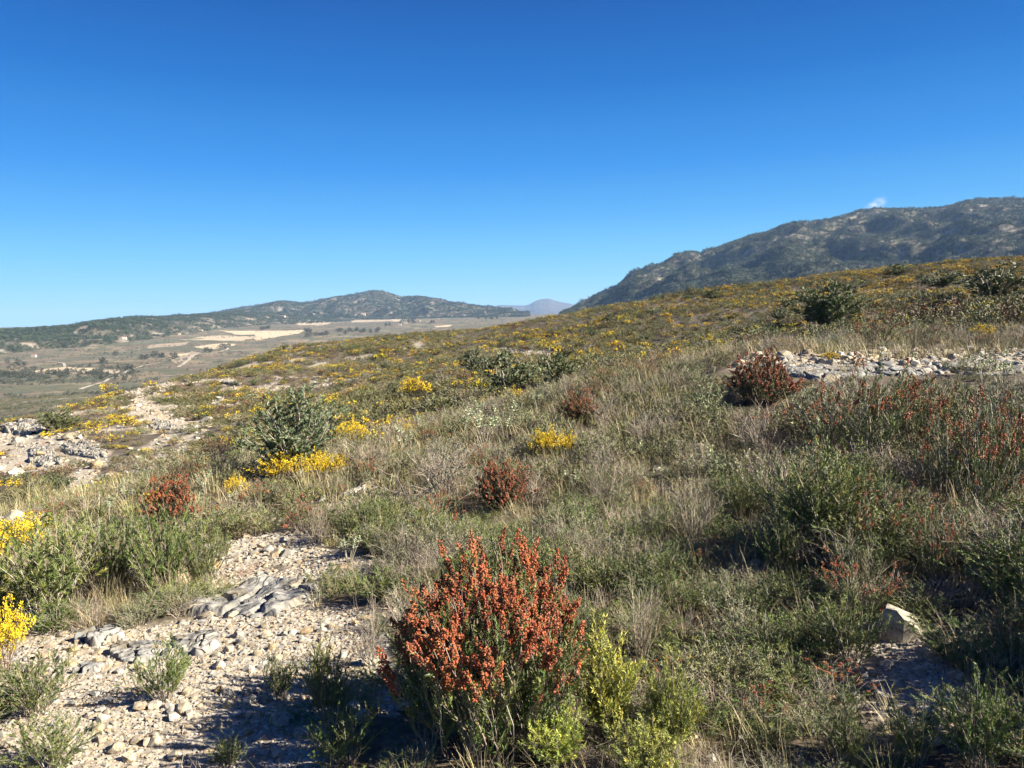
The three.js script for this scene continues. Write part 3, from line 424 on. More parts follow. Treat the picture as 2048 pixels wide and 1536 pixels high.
// ---------------------------------------------------------------- plants: one grower for all the woody shrubs
function unit(R) { const t = R() * 6.283, c = 2 * R() - 1, s = Math.sqrt(1 - c * c); return [s * Math.cos(t), c, s * Math.sin(t)]; }
const norm = (v) => { const l = Math.hypot(v[0], v[1], v[2]) || 1; return [v[0] / l, v[1] / l, v[2] / l]; };
const cross = (a, b) => [a[1] * b[2] - a[2] * b[1], a[2] * b[0] - a[0] * b[2], a[0] * b[1] - a[1] * b[0]];
function grow(seed, P) {
  const R = rng(seed), out = { stems: new Soup(), foliage: new Soup(), flowers: new Soup() }, phase = R() * 6.28, lobes = 2 + Math.floor(R() * 3);
  for (let i = 0; i < P.stems; i++) {
    const a = R() * 6.283, u = Math.pow(R(), P.even || 0.55), lob = 1 + 0.2 * Math.sin(a * lobes + phase), rho = P.w / 2 * u * lob, hh = P.h * Math.sqrt(Math.max(0.12, 1 - (P.dome ?? 0.7) * u * u)) * (0.72 + 0.4 * R()) * (1 + 0.12 * Math.sin(a * 2 + phase));
    const b = P.w * (P.root || 0.1) * Math.sqrt(R()), ba = a + (R() - 0.5), p0 = [Math.cos(ba) * b, -0.03, Math.sin(ba) * b], p2 = [Math.cos(a) * rho, hh, Math.sin(a) * rho];
    const p1 = [lerp(p0[0], p2[0], P.bow ?? 0.35) + (R() - 0.5) * P.w * 0.16, hh * 0.5, lerp(p0[2], p2[2], P.bow ?? 0.35) + (R() - 0.5) * P.w * 0.16];
    const at = (t) => [0, 1, 2].map((k) => (1 - t) * (1 - t) * p0[k] + 2 * t * (1 - t) * p1[k] + t * t * p2[k]), tan = (t) => norm([0, 1, 2].map((k) => 2 * (1 - t) * (p1[k] - p0[k]) + 2 * t * (p2[k] - p1[k])));
    const wc = vary(R, pick(R, P.wood), 0.25), pts = []; for (let k = 0; k <= P.segs; k++) { const t = k / P.segs, q = at(t), j = P.kink * (k && k < P.segs ? 1 : 0); pts.push([q[0] + (R() - 0.5) * j, q[1] + (R() - 0.5) * j, q[2] + (R() - 0.5) * j, lerp(P.thick, P.thick * 0.3, t)]); }
    out.stems.stick(pts, wc);
    const lc0 = pick(R, P.leafCols), bloomStem = R() < (P.bloomStem ?? 1);
    for (let k = 0; k < P.twigs; k++) {
      const t = lerp(P.from ?? 0.35, 1, (k + R()) / P.twigs), q = at(t), tg = tan(t), rv = unit(R), d = norm([tg[0] * 0.75 + rv[0] * P.splay, tg[1] * 0.75 + rv[1] * P.splay * 0.7 + (P.up ?? 0.35), tg[2] * 0.75 + rv[2] * P.splay]), L = P.twigLen * (0.5 + 0.8 * R());
      const e = [q[0] + d[0] * L, q[1] + d[1] * L, q[2] + d[2] * L], side = norm(cross(d, unit(R))), bin = cross(d, side);
      if (P.twigThick) out.stems.stick([[...q, P.twigThick], [lerp(q[0], e[0], 0.55) + rv[2] * L * 0.06, lerp(q[1], e[1], 0.55), lerp(q[2], e[2], 0.55) - rv[0] * L * 0.06, P.twigThick * 0.75], [...e, P.twigThick * 0.4]], R() < 0.5 ? wc : vary(R, pick(R, P.wood), 0.25));
      const lc = vary(R, R() < 0.6 ? lc0 : pick(R, P.leafCols), 0.2), dead = R() < (P.bald || 0);
      if (!dead) for (let m = 0; m < P.leaves; m++) {
        const s = lerp(P.leafFrom ?? 0.15, 1, (m + R()) / P.leaves), g = R() * 6.283, cg = Math.cos(g), sg = Math.sin(g), o = [side[0] * cg + bin[0] * sg, side[1] * cg + bin[1] * sg, side[2] * cg + bin[2] * sg], op = P.open * (0.7 + 0.6 * R()), l = norm([d[0] + o[0] * op, d[1] + o[1] * op, d[2] + o[2] * op]), w = norm(cross(l, unit(R))), len = P.leafLen * (0.6 + 0.7 * R());
        const x = q[0] + d[0] * L * s, y = q[1] + d[1] * L * s, z = q[2] + d[2] * L * s, c = vary(R, lc, 0.18);
        if (P.needle) out.foliage.needle(x, y, z, ...l, ...w, len, P.leafWid, c); else out.foliage.leaf(x, y, z, ...l, ...w, len, P.leafWid * (0.8 + 0.4 * R()), c);
      }
      const F = P.flower;
      if (F && bloomStem && t > (F.above ?? 0.6) && R() < F.chance && (!F.where || F.where(e, R))) {
        const fc = pick(R, F.cols);
        for (let m = 0; m < F.n; m++) {
          const s = lerp(F.start ?? 0.4, 1.08, (m + R() * 0.8) / F.n), g = R() * 6.283, cg = Math.cos(g), sg = Math.sin(g), rr = F.ring * (0.5 + 0.7 * R()) * (s > 0.95 ? 0.5 : 1), o = [side[0] * cg + bin[0] * sg, side[1] * cg + bin[1] * sg, side[2] * cg + bin[2] * sg];
          const x = q[0] + d[0] * L * s + o[0] * rr, y = q[1] + d[1] * L * s + o[1] * rr, z = q[2] + d[2] * L * s + o[2] * rr, c = vary(R, R() < 0.75 ? fc : pick(R, F.cols), 0.2), n = norm([o[0] + d[0] * 0.6, o[1] + d[1] * 0.6 + 0.2, o[2] + d[2] * 0.6]);
          if (F.petal) { const w = norm(cross(n, unit(R))), n2 = norm([n[0] + w[0] * 0.9, n[1] + w[1] * 0.9, n[2] + w[2] * 0.9]), w2 = cross(n2, w); out.flowers.leaf(x, y, z, ...n, ...w, F.size * (1.4 + R()), F.size * 1.5, c, 0.6, 0.4); out.flowers.leaf(x, y, z, ...n2, ...norm(w2), F.size * (1.2 + R()), F.size * 1.3, c, 0.6, 0.3); }
          else out.flowers.bud(x, y, z, F.size * (0.7 + 0.6 * R()), c, ...n);
        }
      }
    }
  }
  const parts = {}; for (const k in out) if (!out[k].empty) parts[k] = out[k].geo();
  return parts;
}
const whole = (parts) => mergeGeometries(Object.values(parts));
const GREYWOOD = [[0.40, 0.345, 0.265], [0.31, 0.26, 0.195], [0.48, 0.42, 0.33], [0.23, 0.18, 0.13]], BROWNWOOD = [[0.17, 0.11, 0.075], [0.22, 0.15, 0.10], [0.13, 0.085, 0.06]];
const GREEN = [[0.115, 0.16, 0.032], [0.15, 0.19, 0.04], [0.09, 0.135, 0.032], [0.185, 0.205, 0.05]], OLIVEGREEN = [[0.155, 0.165, 0.045], [0.125, 0.14, 0.038], [0.20, 0.185, 0.058], [0.105, 0.12, 0.038]], GREYGREEN = [[0.15, 0.175, 0.105], [0.12, 0.15, 0.085], [0.18, 0.20, 0.125]], PALEGREEN = [[0.24, 0.25, 0.13], [0.20, 0.215, 0.11], [0.28, 0.28, 0.16], [0.17, 0.18, 0.09]], BROWNGREEN = [[0.13, 0.10, 0.05], [0.17, 0.12, 0.06], [0.10, 0.09, 0.045], [0.15, 0.09, 0.05]];
const RUST = [[0.40, 0.095, 0.035], [0.46, 0.125, 0.045], [0.33, 0.07, 0.03], [0.36, 0.11, 0.05]], RUSTDARK = [[0.24, 0.075, 0.035], [0.18, 0.07, 0.035], [0.28, 0.10, 0.045]], YELLOW = [[0.83, 0.60, 0.014], [0.91, 0.70, 0.025], [0.70, 0.46, 0.012], [0.85, 0.63, 0.018]];
// each kind at three distances: near, middle, far (sizes are for a plant about one unit tall-ish; scaled when set out)
const KIND = {
  rosemary: {
    near: { h: 0.52, w: 0.66, stems: 44, segs: 4, kink: 0.02, thick: 0.0035, twigs: 8, from: 0.25, splay: 0.75, up: 0.25, twigLen: 0.1, twigThick: 0.0013, leaves: 38, open: 0.8, leafLen: 0.024, leafWid: 0.0046, needle: true, leafCols: GREEN, wood: GREYWOOD, bald: 0.12 },
    mid: { h: 0.52, w: 0.75, stems: 26, segs: 3, kink: 0.02, thick: 0.004, twigs: 6, from: 0.3, splay: 0.8, up: 0.2, twigLen: 0.11, twigThick: 0.0022, leaves: 18, open: 0.8, leafLen: 0.034, leafWid: 0.009, leafCols: OLIVEGREEN, wood: GREYWOOD, bald: 0.15 },
    far: { dome: 0.6, h: 0.5, w: 0.9, stems: 18, segs: 2, kink: 0.02, thick: 0.006, twigs: 4, from: 0.3, splay: 0.95, up: 0.12, twigLen: 0.14, twigThick: 0.003, leaves: 11, open: 0.9, leafLen: 0.065, leafWid: 0.026, leafCols: OLIVEGREEN, wood: GREYWOOD, bald: 0.12 },
  },
  brush: {
    near: { h: 0.58, w: 0.6, stems: 30, segs: 5, kink: 0.03, thick: 0.0034, twigs: 11, from: 0.2, splay: 0.85, up: 0.25, twigLen: 0.14, twigThick: 0.0013, leaves: 5, open: 0.8, leafLen: 0.016, leafWid: 0.0035, needle: true, leafCols: BROWNGREEN, wood: GREYWOOD, bald: 0.5 },
    mid: { h: 0.55, w: 0.7, stems: 30, segs: 4, kink: 0.03, thick: 0.004, twigs: 8, from: 0.25, splay: 0.8, up: 0.2, twigLen: 0.19, twigThick: 0.0024, leaves: 4, open: 0.8, leafLen: 0.03, leafWid: 0.008, leafCols: BROWNGREEN, wood: GREYWOOD, bald: 0.45 },
    far: { dome: 0.6, h: 0.5, w: 0.9, stems: 20, segs: 2, kink: 0.03, thick: 0.007, twigs: 5, from: 0.25, splay: 0.95, up: 0.12, twigLen: 0.14, twigThick: 0.006, leaves: 5, open: 0.9, leafLen: 0.06, leafWid: 0.02, leafCols: BROWNGREEN.concat(OLIVEGREEN), wood: GREYWOOD, bald: 0.25 },
  },
  heather: {
    near: { h: 0.62, w: 0.66, stems: 36, segs: 4, kink: 0.02, thick: 0.0036, twigs: 9, from: 0.3, splay: 0.75, up: 0.4, twigLen: 0.09, twigThick: 0.0014, leaves: 28, open: 0.75, leafLen: 0.018, leafWid: 0.0042, needle: true, leafCols: GREEN, wood: GREYWOOD, bald: 0.1, bloomStem: 0.6, flower: { chance: 0.6, above: 0.72, n: 16, ring: 0.009, size: 0.0048, cols: RUST } },
    mid: { h: 0.55, w: 0.75, stems: 30, segs: 3, kink: 0.02, thick: 0.0045, twigs: 6, from: 0.35, splay: 0.8, up: 0.2, twigLen: 0.13, twigThick: 0.0022, leaves: 14, open: 0.75, leafLen: 0.028, leafWid: 0.007, leafCols: GREEN.concat(BROWNGREEN), wood: BROWNWOOD, bald: 0.1, bloomStem: 0.6, flower: { chance: 0.55, above: 0.72, n: 10, ring: 0.014, size: 0.008, cols: RUST.concat(RUSTDARK) } },
    far: { dome: 0.6, h: 0.5, w: 0.9, stems: 18, segs: 2, kink: 0.02, thick: 0.006, twigs: 4, from: 0.35, splay: 0.95, up: 0.12, twigLen: 0.14, twigThick: 0.004, leaves: 7, open: 0.9, leafLen: 0.06, leafWid: 0.024, leafCols: BROWNGREEN, wood: BROWNWOOD, bald: 0.05, bloomStem: 0.6, flower: { chance: 0.5, above: 0.6, n: 4, ring: 0.03, size: 0.017, cols: RUSTDARK } },
  },
  gorse: {
    near: { h: 0.55, w: 0.75, stems: 34, segs: 4, kink: 0.02, thick: 0.0045, twigs: 8, from: 0.35, splay: 0.6, up: 0.4, twigLen: 0.13, twigThick: 0.0018, leaves: 18, open: 0.9, leafLen: 0.019, leafWid: 0.003, needle: true, leafCols: GREEN, wood: BROWNWOOD, bald: 0.05, flower: { chance: 0.9, above: 0.5, n: 14, ring: 0.016, size: 0.0105, petal: true, cols: YELLOW } },
    mid: { h: 0.5, w: 0.8, stems: 30, segs: 3, kink: 0.02, thick: 0.005, twigs: 6, from: 0.35, splay: 0.8, up: 0.2, twigLen: 0.14, twigThick: 0.0026, leaves: 12, open: 0.9, leafLen: 0.032, leafWid: 0.009, leafCols: GREEN.concat(BROWNGREEN), wood: BROWNWOOD, bald: 0.05, bloomStem: 0.75, flower: { chance: 0.75, above: 0.55, n: 9, ring: 0.022, size: 0.017, petal: true, cols: YELLOW } },
    far: { dome: 0.6, h: 0.5, w: 0.9, stems: 18, segs: 2, kink: 0.02, thick: 0.006, twigs: 4, from: 0.35, splay: 0.95, up: 0.12, twigLen: 0.14, twigThick: 0.004, leaves: 8, open: 0.9, leafLen: 0.06, leafWid: 0.024, leafCols: OLIVEGREEN.concat(BROWNGREEN), wood: BROWNWOOD, bald: 0, bloomStem: 0.62, flower: { chance: 0.66, above: 0.5, n: 7, ring: 0.04, size: 0.031, petal: true, cols: YELLOW } },
  },
  juniper: {
    near: { h: 1, w: 1.2, stems: 52, segs: 4, kink: 0.04, thick: 0.010, twigs: 11, from: 0.15, splay: 0.95, up: 0.1, twigLen: 0.15, twigThick: 0.003, leaves: 44, open: 0.75, leafLen: 0.038, leafWid: 0.011, leafCols: GREYGREEN, wood: GREYWOOD, bald: 0.02, root: 0.06, even: 0.5 },
    mid: { h: 1, w: 1.2, stems: 46, segs: 3, kink: 0.04, thick: 0.012, twigs: 10, from: 0.12, splay: 0.95, up: 0.1, twigLen: 0.16, twigThick: 0.004, leaves: 36, open: 0.8, leafLen: 0.055, leafWid: 0.015, leafCols: [[0.105, 0.14, 0.05], [0.085, 0.12, 0.045], [0.13, 0.16, 0.055]], wood: GREYWOOD, bald: 0, root: 0.06, even: 0.5 },
    far: { h: 1, w: 1.3, stems: 30, segs: 2, kink: 0.04, thick: 0.014, twigs: 6, from: 0.1, splay: 1.0, up: 0.1, twigLen: 0.18, twigThick: 0, leaves: 10, open: 0.8, leafLen: 0.1, leafWid: 0.045, leafCols: [[0.09, 0.115, 0.045], [0.075, 0.1, 0.04], [0.11, 0.135, 0.05]], wood: GREYWOOD, bald: 0, root: 0.06, even: 0.5 },
  },
  cistus: {
    near: { h: 0.5, w: 0.65, stems: 34, segs: 4, kink: 0.02, thick: 0.003, twigs: 8, from: 0.3, splay: 0.7, up: 0.3, twigLen: 0.09, twigThick: 0.0013, leaves: 16, open: 0.9, leafLen: 0.022, leafWid: 0.006, leafCols: PALEGREEN, wood: GREYWOOD, bald: 0.15 },
    mid: { h: 0.5, w: 0.75, stems: 26, segs: 3, kink: 0.02, thick: 0.004, twigs: 7, from: 0.25, splay: 0.8, up: 0.25, twigLen: 0.12, twigThick: 0.0022, leaves: 14, open: 0.9, leafLen: 0.034, leafWid: 0.011, leafCols: PALEGREEN, wood: GREYWOOD, bald: 0.15 },
    far: { h: 0.5, w: 0.9, stems: 18, segs: 2, kink: 0.02, thick: 0.006, twigs: 5, from: 0.25, splay: 0.95, up: 0.15, twigLen: 0.14, twigThick: 0.004, leaves: 9, open: 0.9, leafLen: 0.06, leafWid: 0.024, leafCols: PALEGREEN, wood: GREYWOOD, bald: 0.15 },
  },
  mound: {
    near: { h: 0.55, w: 0.8, dome: 0.85, stems: 120, segs: 3, kink: 0.02, thick: 0.004, twigs: 8, from: 0.15, splay: 0.9, up: 0.3, twigLen: 0.09, twigThick: 0.002, leaves: 18, open: 0.8, leafLen: 0.024, leafWid: 0.0065, leafCols: [[0.085, 0.11, 0.035], [0.065, 0.085, 0.03], [0.11, 0.12, 0.04]], wood: BROWNWOOD, bald: 0.03, root: 0.22, bow: 0.5, bloomStem: 0.85, flower: { chance: 0.8, above: 0.6, n: 12, ring: 0.012, size: 0.0072, cols: RUST.concat(RUSTDARK) } },
  },
  spurge: {
    near: { h: 0.5, w: 0.6, stems: 62, segs: 4, kink: 0.02, thick: 0.003, twigs: 8, from: 0.2, splay: 0.75, up: 0.35, twigLen: 0.09, twigThick: 0.0013, leaves: 22, open: 0.9, leafLen: 0.032, leafWid: 0.006, leafCols: [[0.34, 0.36, 0.06], [0.27, 0.31, 0.055], [0.42, 0.40, 0.07], [0.22, 0.26, 0.05]], wood: GREYWOOD, bald: 0.03 },
  },
};
const stock = {};
for (const [k, lods] of Object.entries(KIND)) { stock[k] = {}; let s = 1000 + k.length * 37 + k.charCodeAt(0) + k.charCodeAt(1) * 7; for (const [l, P] of Object.entries(lods)) stock[k][l] = [0, 1, 2].map(() => { const parts = grow(s++, P); return { parts, h: P.h, w: P.w }; }); }
for (const k in stock) for (const l in stock[k]) for (const v of stock[k][l]) v.all = whole(v.parts);
const tones = (m, list) => list.map(([r, g, b]) => { const c = m.clone(); c.color.setRGB(r, g, b); return c; });
const LEAFTONES = tones(M.leaf, [[0.74, 0.74, 0.72], [0.86, 0.82, 0.72], [0.60, 0.63, 0.60], [0.74, 0.83, 0.66]]);
const PARTMAT = { stems: M.wood, foliage: M.leaf, flowers: M.bloom };
function setOut(name, v, pos, turn, sx, sy, tone, split, sz = sx) {
  if (!split) { const m = mesh(name, v.all, LEAFTONES[tone % 4]); m.position.copy(pos); m.rotation.y = turn; m.scale.set(sx, sy, sz); return m; }
  const g = group(name, pos, turn); g.scale.set(sx, sy, sz);
  for (const k in v.parts) { const m = mesh(k, v.parts[k], k === 'foliage' ? LEAFTONES[tone % 4] : PARTMAT[k], g); if (k !== 'stems') m.userData.kind = 'stuff'; }
  return g;
}
// ---- pale felted-leaf plants (each leaf its own mesh when large enough to pick out)
function leafBlade(len, wid, col) {
  const s = new Soup(), n = 5, rim = [];
  for (let i = 0; i <= n; i++) { const t = i / n, w = wid / 2 * Math.pow(Math.sin(Math.PI * Math.min(0.97, 0.08 + t * 0.92)), 0.75), y = 0.10 * len * Math.sin(t * 2.6); rim.push([t * len, y, w]); }
  for (let i = 0; i < n; i++) { const [x0, y0, w0] = rim[i], [x1, y1, w1] = rim[i + 1], u0 = y0 + w0 * 0.35, u1 = y1 + w1 * 0.35; for (const k of [-1, 1]) { s.tri(x0, y0, 0, x1, y1, 0, x1, u1, w1 * k, col); s.tri(x0, y0, 0, x1, u1, w1 * k, x0, u0, w0 * k, col); } }
  return s.geo();
}
const PALE = [[0.46, 0.52, 0.31], [0.40, 0.46, 0.26], [0.52, 0.55, 0.36]];
const blades = PALE.map((c) => leafBlade(0.075, 0.026, c));
function sage(seed, pos, size, label, grp, single, leafScale = 1) {
  const R = rng(seed), g = group('pale_leaf_plant', pos, R() * 6.28), st = new Soup(), all = [], nS = 5 + Math.floor(R() * 4);
  for (let i = 0; i < nS; i++) {
    const a = R() * 6.283, q = size * 0.42 * Math.sqrt(R()), h = size * (0.45 + 0.55 * R()), tip = [Math.cos(a) * q, h, Math.sin(a) * q];
    st.stick([[0, -0.03, 0, 0.006], [tip[0] * 0.4 + (R() - 0.5) * 0.04, h * 0.5, tip[2] * 0.4, 0.0045], [...tip, 0.003]], vary(R, [0.3, 0.27, 0.2], 0.2));
    for (let lv = 0; lv < 4; lv++) for (let k = 0; k < 4; k++) {
      const y = h - lv * 0.022 * size * 2, turn = k * 1.571 + lv * 0.785 + R() * 0.3, pitch = lerp(1.15, 0.15, (lv + 0.4 * R()) / 3.4), f = (0.55 + lv * 0.14) * (0.8 + 0.4 * R()) * leafScale * size * 1.9;
      const m4 = new THREE.Matrix4().compose(new THREE.Vector3(tip[0] * (y / h), y, tip[2] * (y / h)), new THREE.Quaternion().setFromEuler(new THREE.Euler(0, turn, pitch, 'YXZ')), new THREE.Vector3(f, f, f)), b = blades[Math.floor(R() * 3)];
      if (single) { const m = mesh('leaf', b, M.leaf, g); m.applyMatrix4(m4); } else all.push(b.clone().applyMatrix4(m4));
    }
  }
  mesh('stems', st.geo(), M.wood, g); if (!single) mesh('leaves', mergeGeometries(all), M.leaf, g).userData.kind = 'stuff';
  tag(g, label, 'plant', grp);
  return g;
}
// ---- grass tufts
function tuft(seed, n, h, w, bw, cols, segs = 3) {
  const R = rng(seed), s = new Soup();
  for (let i = 0; i < n; i++) {
    const a = R() * 6.283, b = w * 0.25 * Math.sqrt(R()), lean = (0.15 + 0.75 * R()) * w, L = h * (0.45 + 0.65 * R()), c = vary(R, pick(R, cols), 0.25), a2 = a + (R() - 0.5) * 1.6, px = -Math.sin(a2) * bw, pz = Math.cos(a2) * bw; let prev = null;
    for (let k = 0; k <= segs; k++) {
      const t = k / segs, x = Math.cos(a) * b + Math.cos(a2) * lean * t * t, z = Math.sin(a) * b + Math.sin(a2) * lean * t * t, y = L * (t - 0.28 * t * t * lean / w) - 0.02, q = 1 - t * 0.9, cur = [x - px * q, y, z - pz * q, x + px * q, y, z + pz * q];
      if (prev) { s.tri(prev[0], prev[1], prev[2], prev[3], prev[4], prev[5], cur[3], cur[4], cur[5], c); s.tri(prev[0], prev[1], prev[2], cur[3], cur[4], cur[5], cur[0], cur[1], cur[2], c); }
      prev = cur;
    }
  }
  return s.geo();
}
const STRAW = [[0.50, 0.405, 0.21], [0.41, 0.335, 0.175], [0.58, 0.48, 0.27], [0.31, 0.26, 0.14]], GREENGRASS = [[0.19, 0.22, 0.06], [0.25, 0.26, 0.085], [0.34, 0.31, 0.13]];
// ---------------------------------------------------------------- stones and bedrock
function stoneGeo(seed, points, flat = 0.62) {      // broken limestone: the hull of a few scattered points, so flat faces and sharp edges
  const R = rng(seed), pts = [], sx = 0.85 + 0.4 * R(), sy = flat * (0.75 + 0.5 * R()), sz = 0.7 + 0.35 * R();
  for (let i = 0; i < points; i++) { const u = unit(R), k = 0.38 + 0.14 * R(); pts.push(new THREE.Vector3(u[0] * k * sx, u[1] * k * sy, u[2] * k * sz)); }
  const g = new ConvexGeometry(pts), p = g.attributes.position, base = pick(R, [[0.58, 0.53, 0.45], [0.62, 0.58, 0.51], [0.57, 0.47, 0.345], [0.53, 0.50, 0.455]]), col = [], uv = [];
  for (let i = 0; i < p.count; i += 3) { const c = vary(R, base, 0.06); col.push(...c, ...c, ...c); for (let k = i; k < i + 3; k++) uv.push(p.getX(k) + p.getZ(k) * 0.5, p.getY(k) + p.getZ(k) * 0.8); }
  g.setAttribute('color', new THREE.Float32BufferAttribute(col, 3)); g.setAttribute('uv', new THREE.Float32BufferAttribute(uv, 2)); return g;
}
const STONES = { big: [], small: [] };
for (let i = 0; i < 8; i++) STONES.big.push(stoneGeo(50 + i, 26)); for (let i = 0; i < 10; i++) STONES.small.push(stoneGeo(80 + i, 11 + i % 4));
const STONETONES = tones(M.stone, [[0.78, 0.78, 0.78], [0.86, 0.84, 0.81], [0.74, 0.655, 0.53], [0.62, 0.62, 0.62], [0.87, 0.78, 0.64]]);

function outcrop(label, grp, c, lenDir, L, W, H, seed, grey = 0.6) {
  const n = 96, pos = [], col = [], uv = [], idx = [], R = rng(seed), ca = Math.cos(lenDir), sa = Math.sin(lenDir), off = R() * 50;
  for (let i = 0; i <= n; i++) for (let j = 0; j <= n; j++) {
    const u = i / n * 2 - 1, v = j / n * 2 - 1, lx = u * L / 2, lz = v * W / 2, x = lx * ca - lz * sa, z = lx * sa + lz * ca;
    const rho = Math.hypot(u, v) + 0.30 * vnoise(u * 2 + off, v * 2, seed) + 0.06 * vnoise(u * 5 + off, v * 5, seed + 1), m = smooth(1.0, 0.72, rho);
    const beds = fbm(u * 1.6 + off, v * 2.4, 3, seed + 2), cs = clamp(W * 0.2, 0.1, 0.9), wx = lx + cs * 0.35 * vnoise(lx / cs * 0.8, lz / cs * 0.8, seed + 8), wz = lz + cs * 0.35 * vnoise(lx / cs * 0.8 + 7, lz / cs * 0.8, seed + 8);
    let f1 = 9, f2 = 9, id = 0; const gx = Math.floor(wx / cs / 1.7), gz = Math.floor(wz / cs);      // the bed is broken into blocks
    for (let p = -1; p <= 1; p++) for (let q = -1; q <= 1; q++) { const hx = gx + p + hash2(gx + p, gz + q, seed), hz = gz + q + hash2(gx + p, gz + q, seed + 40), d = Math.hypot((wx / cs / 1.7 - hx) * 1.4, wz / cs - hz); if (d < f1) { f2 = f1; f1 = d; id = hash2(gx + p, gz + q, seed + 80); } else if (d < f2) f2 = d; }
    const crack = smooth(0.13, 0.02, f2 - f1);
    const y = land(c.x + x, c.z + z) - c.y + m * H * (0.5 + 0.45 * beds + 0.55 * id) - m * crack * Math.min(H * 0.6, 0.05 + H * 0.2) + m * Math.min(H, 0.1) * 0.22 * fbm(lx * 11, lz * 11, 3, seed + 6) - (1 - m) * (0.04 + H * 0.2);
    pos.push(x, y, z); const t = fbm(lx * 3 + off, lz * 3, 3, seed + 7), k = lerp(0.9, 1.1, R());
    col.push(...mix3(mix3([0.52, 0.48, 0.42], [0.31, 0.31, 0.305], clamp(grey + t * 0.6, 0, 1)), [0.50, 0.38, 0.24], smooth(0.2, 0.5, -t) * 0.5).map((q) => q * k)); uv.push(x, z);
    if (i && j) { const q = i * (n + 1) + j; idx.push(q - n - 2, q, q - n - 1, q - n - 2, q - 1, q); }
  }
  const g = new THREE.BufferGeometry(); g.setAttribute('position', new THREE.Float32BufferAttribute(pos, 3)); g.setAttribute('color', new THREE.Float32BufferAttribute(col, 3)); g.setAttribute('uv', new THREE.Float32BufferAttribute(uv, 2)); g.setIndex(idx); g.computeVertexNormals();
  if (g.attributes.normal.getY(n * 20) < 0) { for (let i = 0; i < idx.length; i += 3) [idx[i], idx[i + 1]] = [idx[i + 1], idx[i]]; g.setIndex(idx); g.computeVertexNormals(); }
  const m = mesh('rock_outcrop', g, M.rock); m.position.copy(c); tag(m, label, 'rock', grp); return m;
}
// [picture x0, y0, x1, y1 of its long axis, width px, height m, label]
const OUTCROPS = [[400, 1262, 600, 1150, 250, 0.07, 'long cracked grey limestone slab along the stony path', 0.75], [165, 1285, 235, 1268, 90, 0.06, 'small grey slab tilted out of the gravel at left', 0.8], [240, 1318, 320, 1295, 120, 0.045, 'flat grey slab below the long cracked slab', 0.7], [160, 1345, 215, 1328, 50, 0.03, 'thin grey slab in the gravel by the yellow gorse', 0.75], [60, 1240, 130, 1230, 50, 0.04, 'half buried slab under the left green shrubs', 0.6], [640, 1000, 740, 972, 50, 0.06, 'pale rocky ledge at the top of the stony path', 0.25], [350, 1300, 440, 1275, 120, 0.045, 'low ribbed slab between gravel patches', 0.55],
  [1590, 750, 1720, 742, 120, 0.07, 'smooth grey bedrock slab under the white rubble', 0.8], [1720, 745, 1840, 738, 90, 0.07, 'dark ledged bedrock behind the red-tipped heather', 0.85], [1880, 742, 2060, 732, 150, 0.08, 'broad brownish grey bedrock at the right edge of the rubble', 0.7], [1500, 735, 1580, 728, 70, 0.06, 'bedrock ledge at the left end of the white rubble', 0.6],
  [28, 850, 66, 866, 42, 0.3, 'pale humped boulder at the left edge of the rocky slope', 0.3], [70, 890, 110, 935, 36, 0.16, 'pale rock ledge below the humped boulder', 0.3], [135, 885, 205, 915, 36, 0.16, 'whitish rock ledge on the left slope', 0.25], [300, 838, 350, 862, 32, 0.16, 'stepped white rock in the middle of the pale strip', 0.3], [355, 862, 402, 856, 28, 0.16, 'white rock face at the right end of the pale strip', 0.35], [250, 770, 280, 806, 18, 0.16, 'white rocks at the top of the pale strip', 0.2], [450, 765, 475, 770, 16, 0.25, 'lone grey rock among gorse on the hillside', 0.5], [95, 945, 160, 930, 34, 0.16, 'cracked white rock sheet above the yellow gorse', 0.25], [20, 1020, 100, 985, 40, 0.16, 'white bedrock sheet at the left edge behind the gorse', 0.3], [425, 815, 442, 800, 18, 0.16, 'small white rock right of the pale strip', 0.25], [85, 824, 118, 826, 14, 0.15, 'small pale rock beside the dark green bush', 0.3], [995, 700, 1050, 704, 10, 0.2, 'pale rock ledge above the green juniper', 0.2]];
// things to name other things by: picture position and a short name
const marks = [], short = (label) => label.split(/ (?:with|in|at|on|by|behind|left|right|below|above|under|along|of|out|covered|tilted|between|beside|cut|and|up|from|near|just|among|leaning|rising|touching|standing|where|high) /)[0];
function mark(px, py, label) { marks.push({ px, py, s: short(label) }); }
OUTCROPS.forEach(([x0, y0, x1, y1, w, h, label, grey], i) => { mark((x0 + x1) / 2, (y0 + y1) / 2, label); const a = groundAt(x0, y0), b = groundAt(x1, y1), mid = a.clone().add(b).multiplyScalar(0.5); mid.y = land(mid.x, mid.z); const d = farness(mid); outcrop(label, 'bedrock showing through the hillside', mid, Math.atan2(b.z - a.z, b.x - a.x), Math.min(Math.hypot(b.x - a.x, b.z - a.z) * 1.35, 270 * d / FOCAL), Math.max(w * d / FOCAL * 1.4, 0.2), h, 700 + i * 11, grey); });

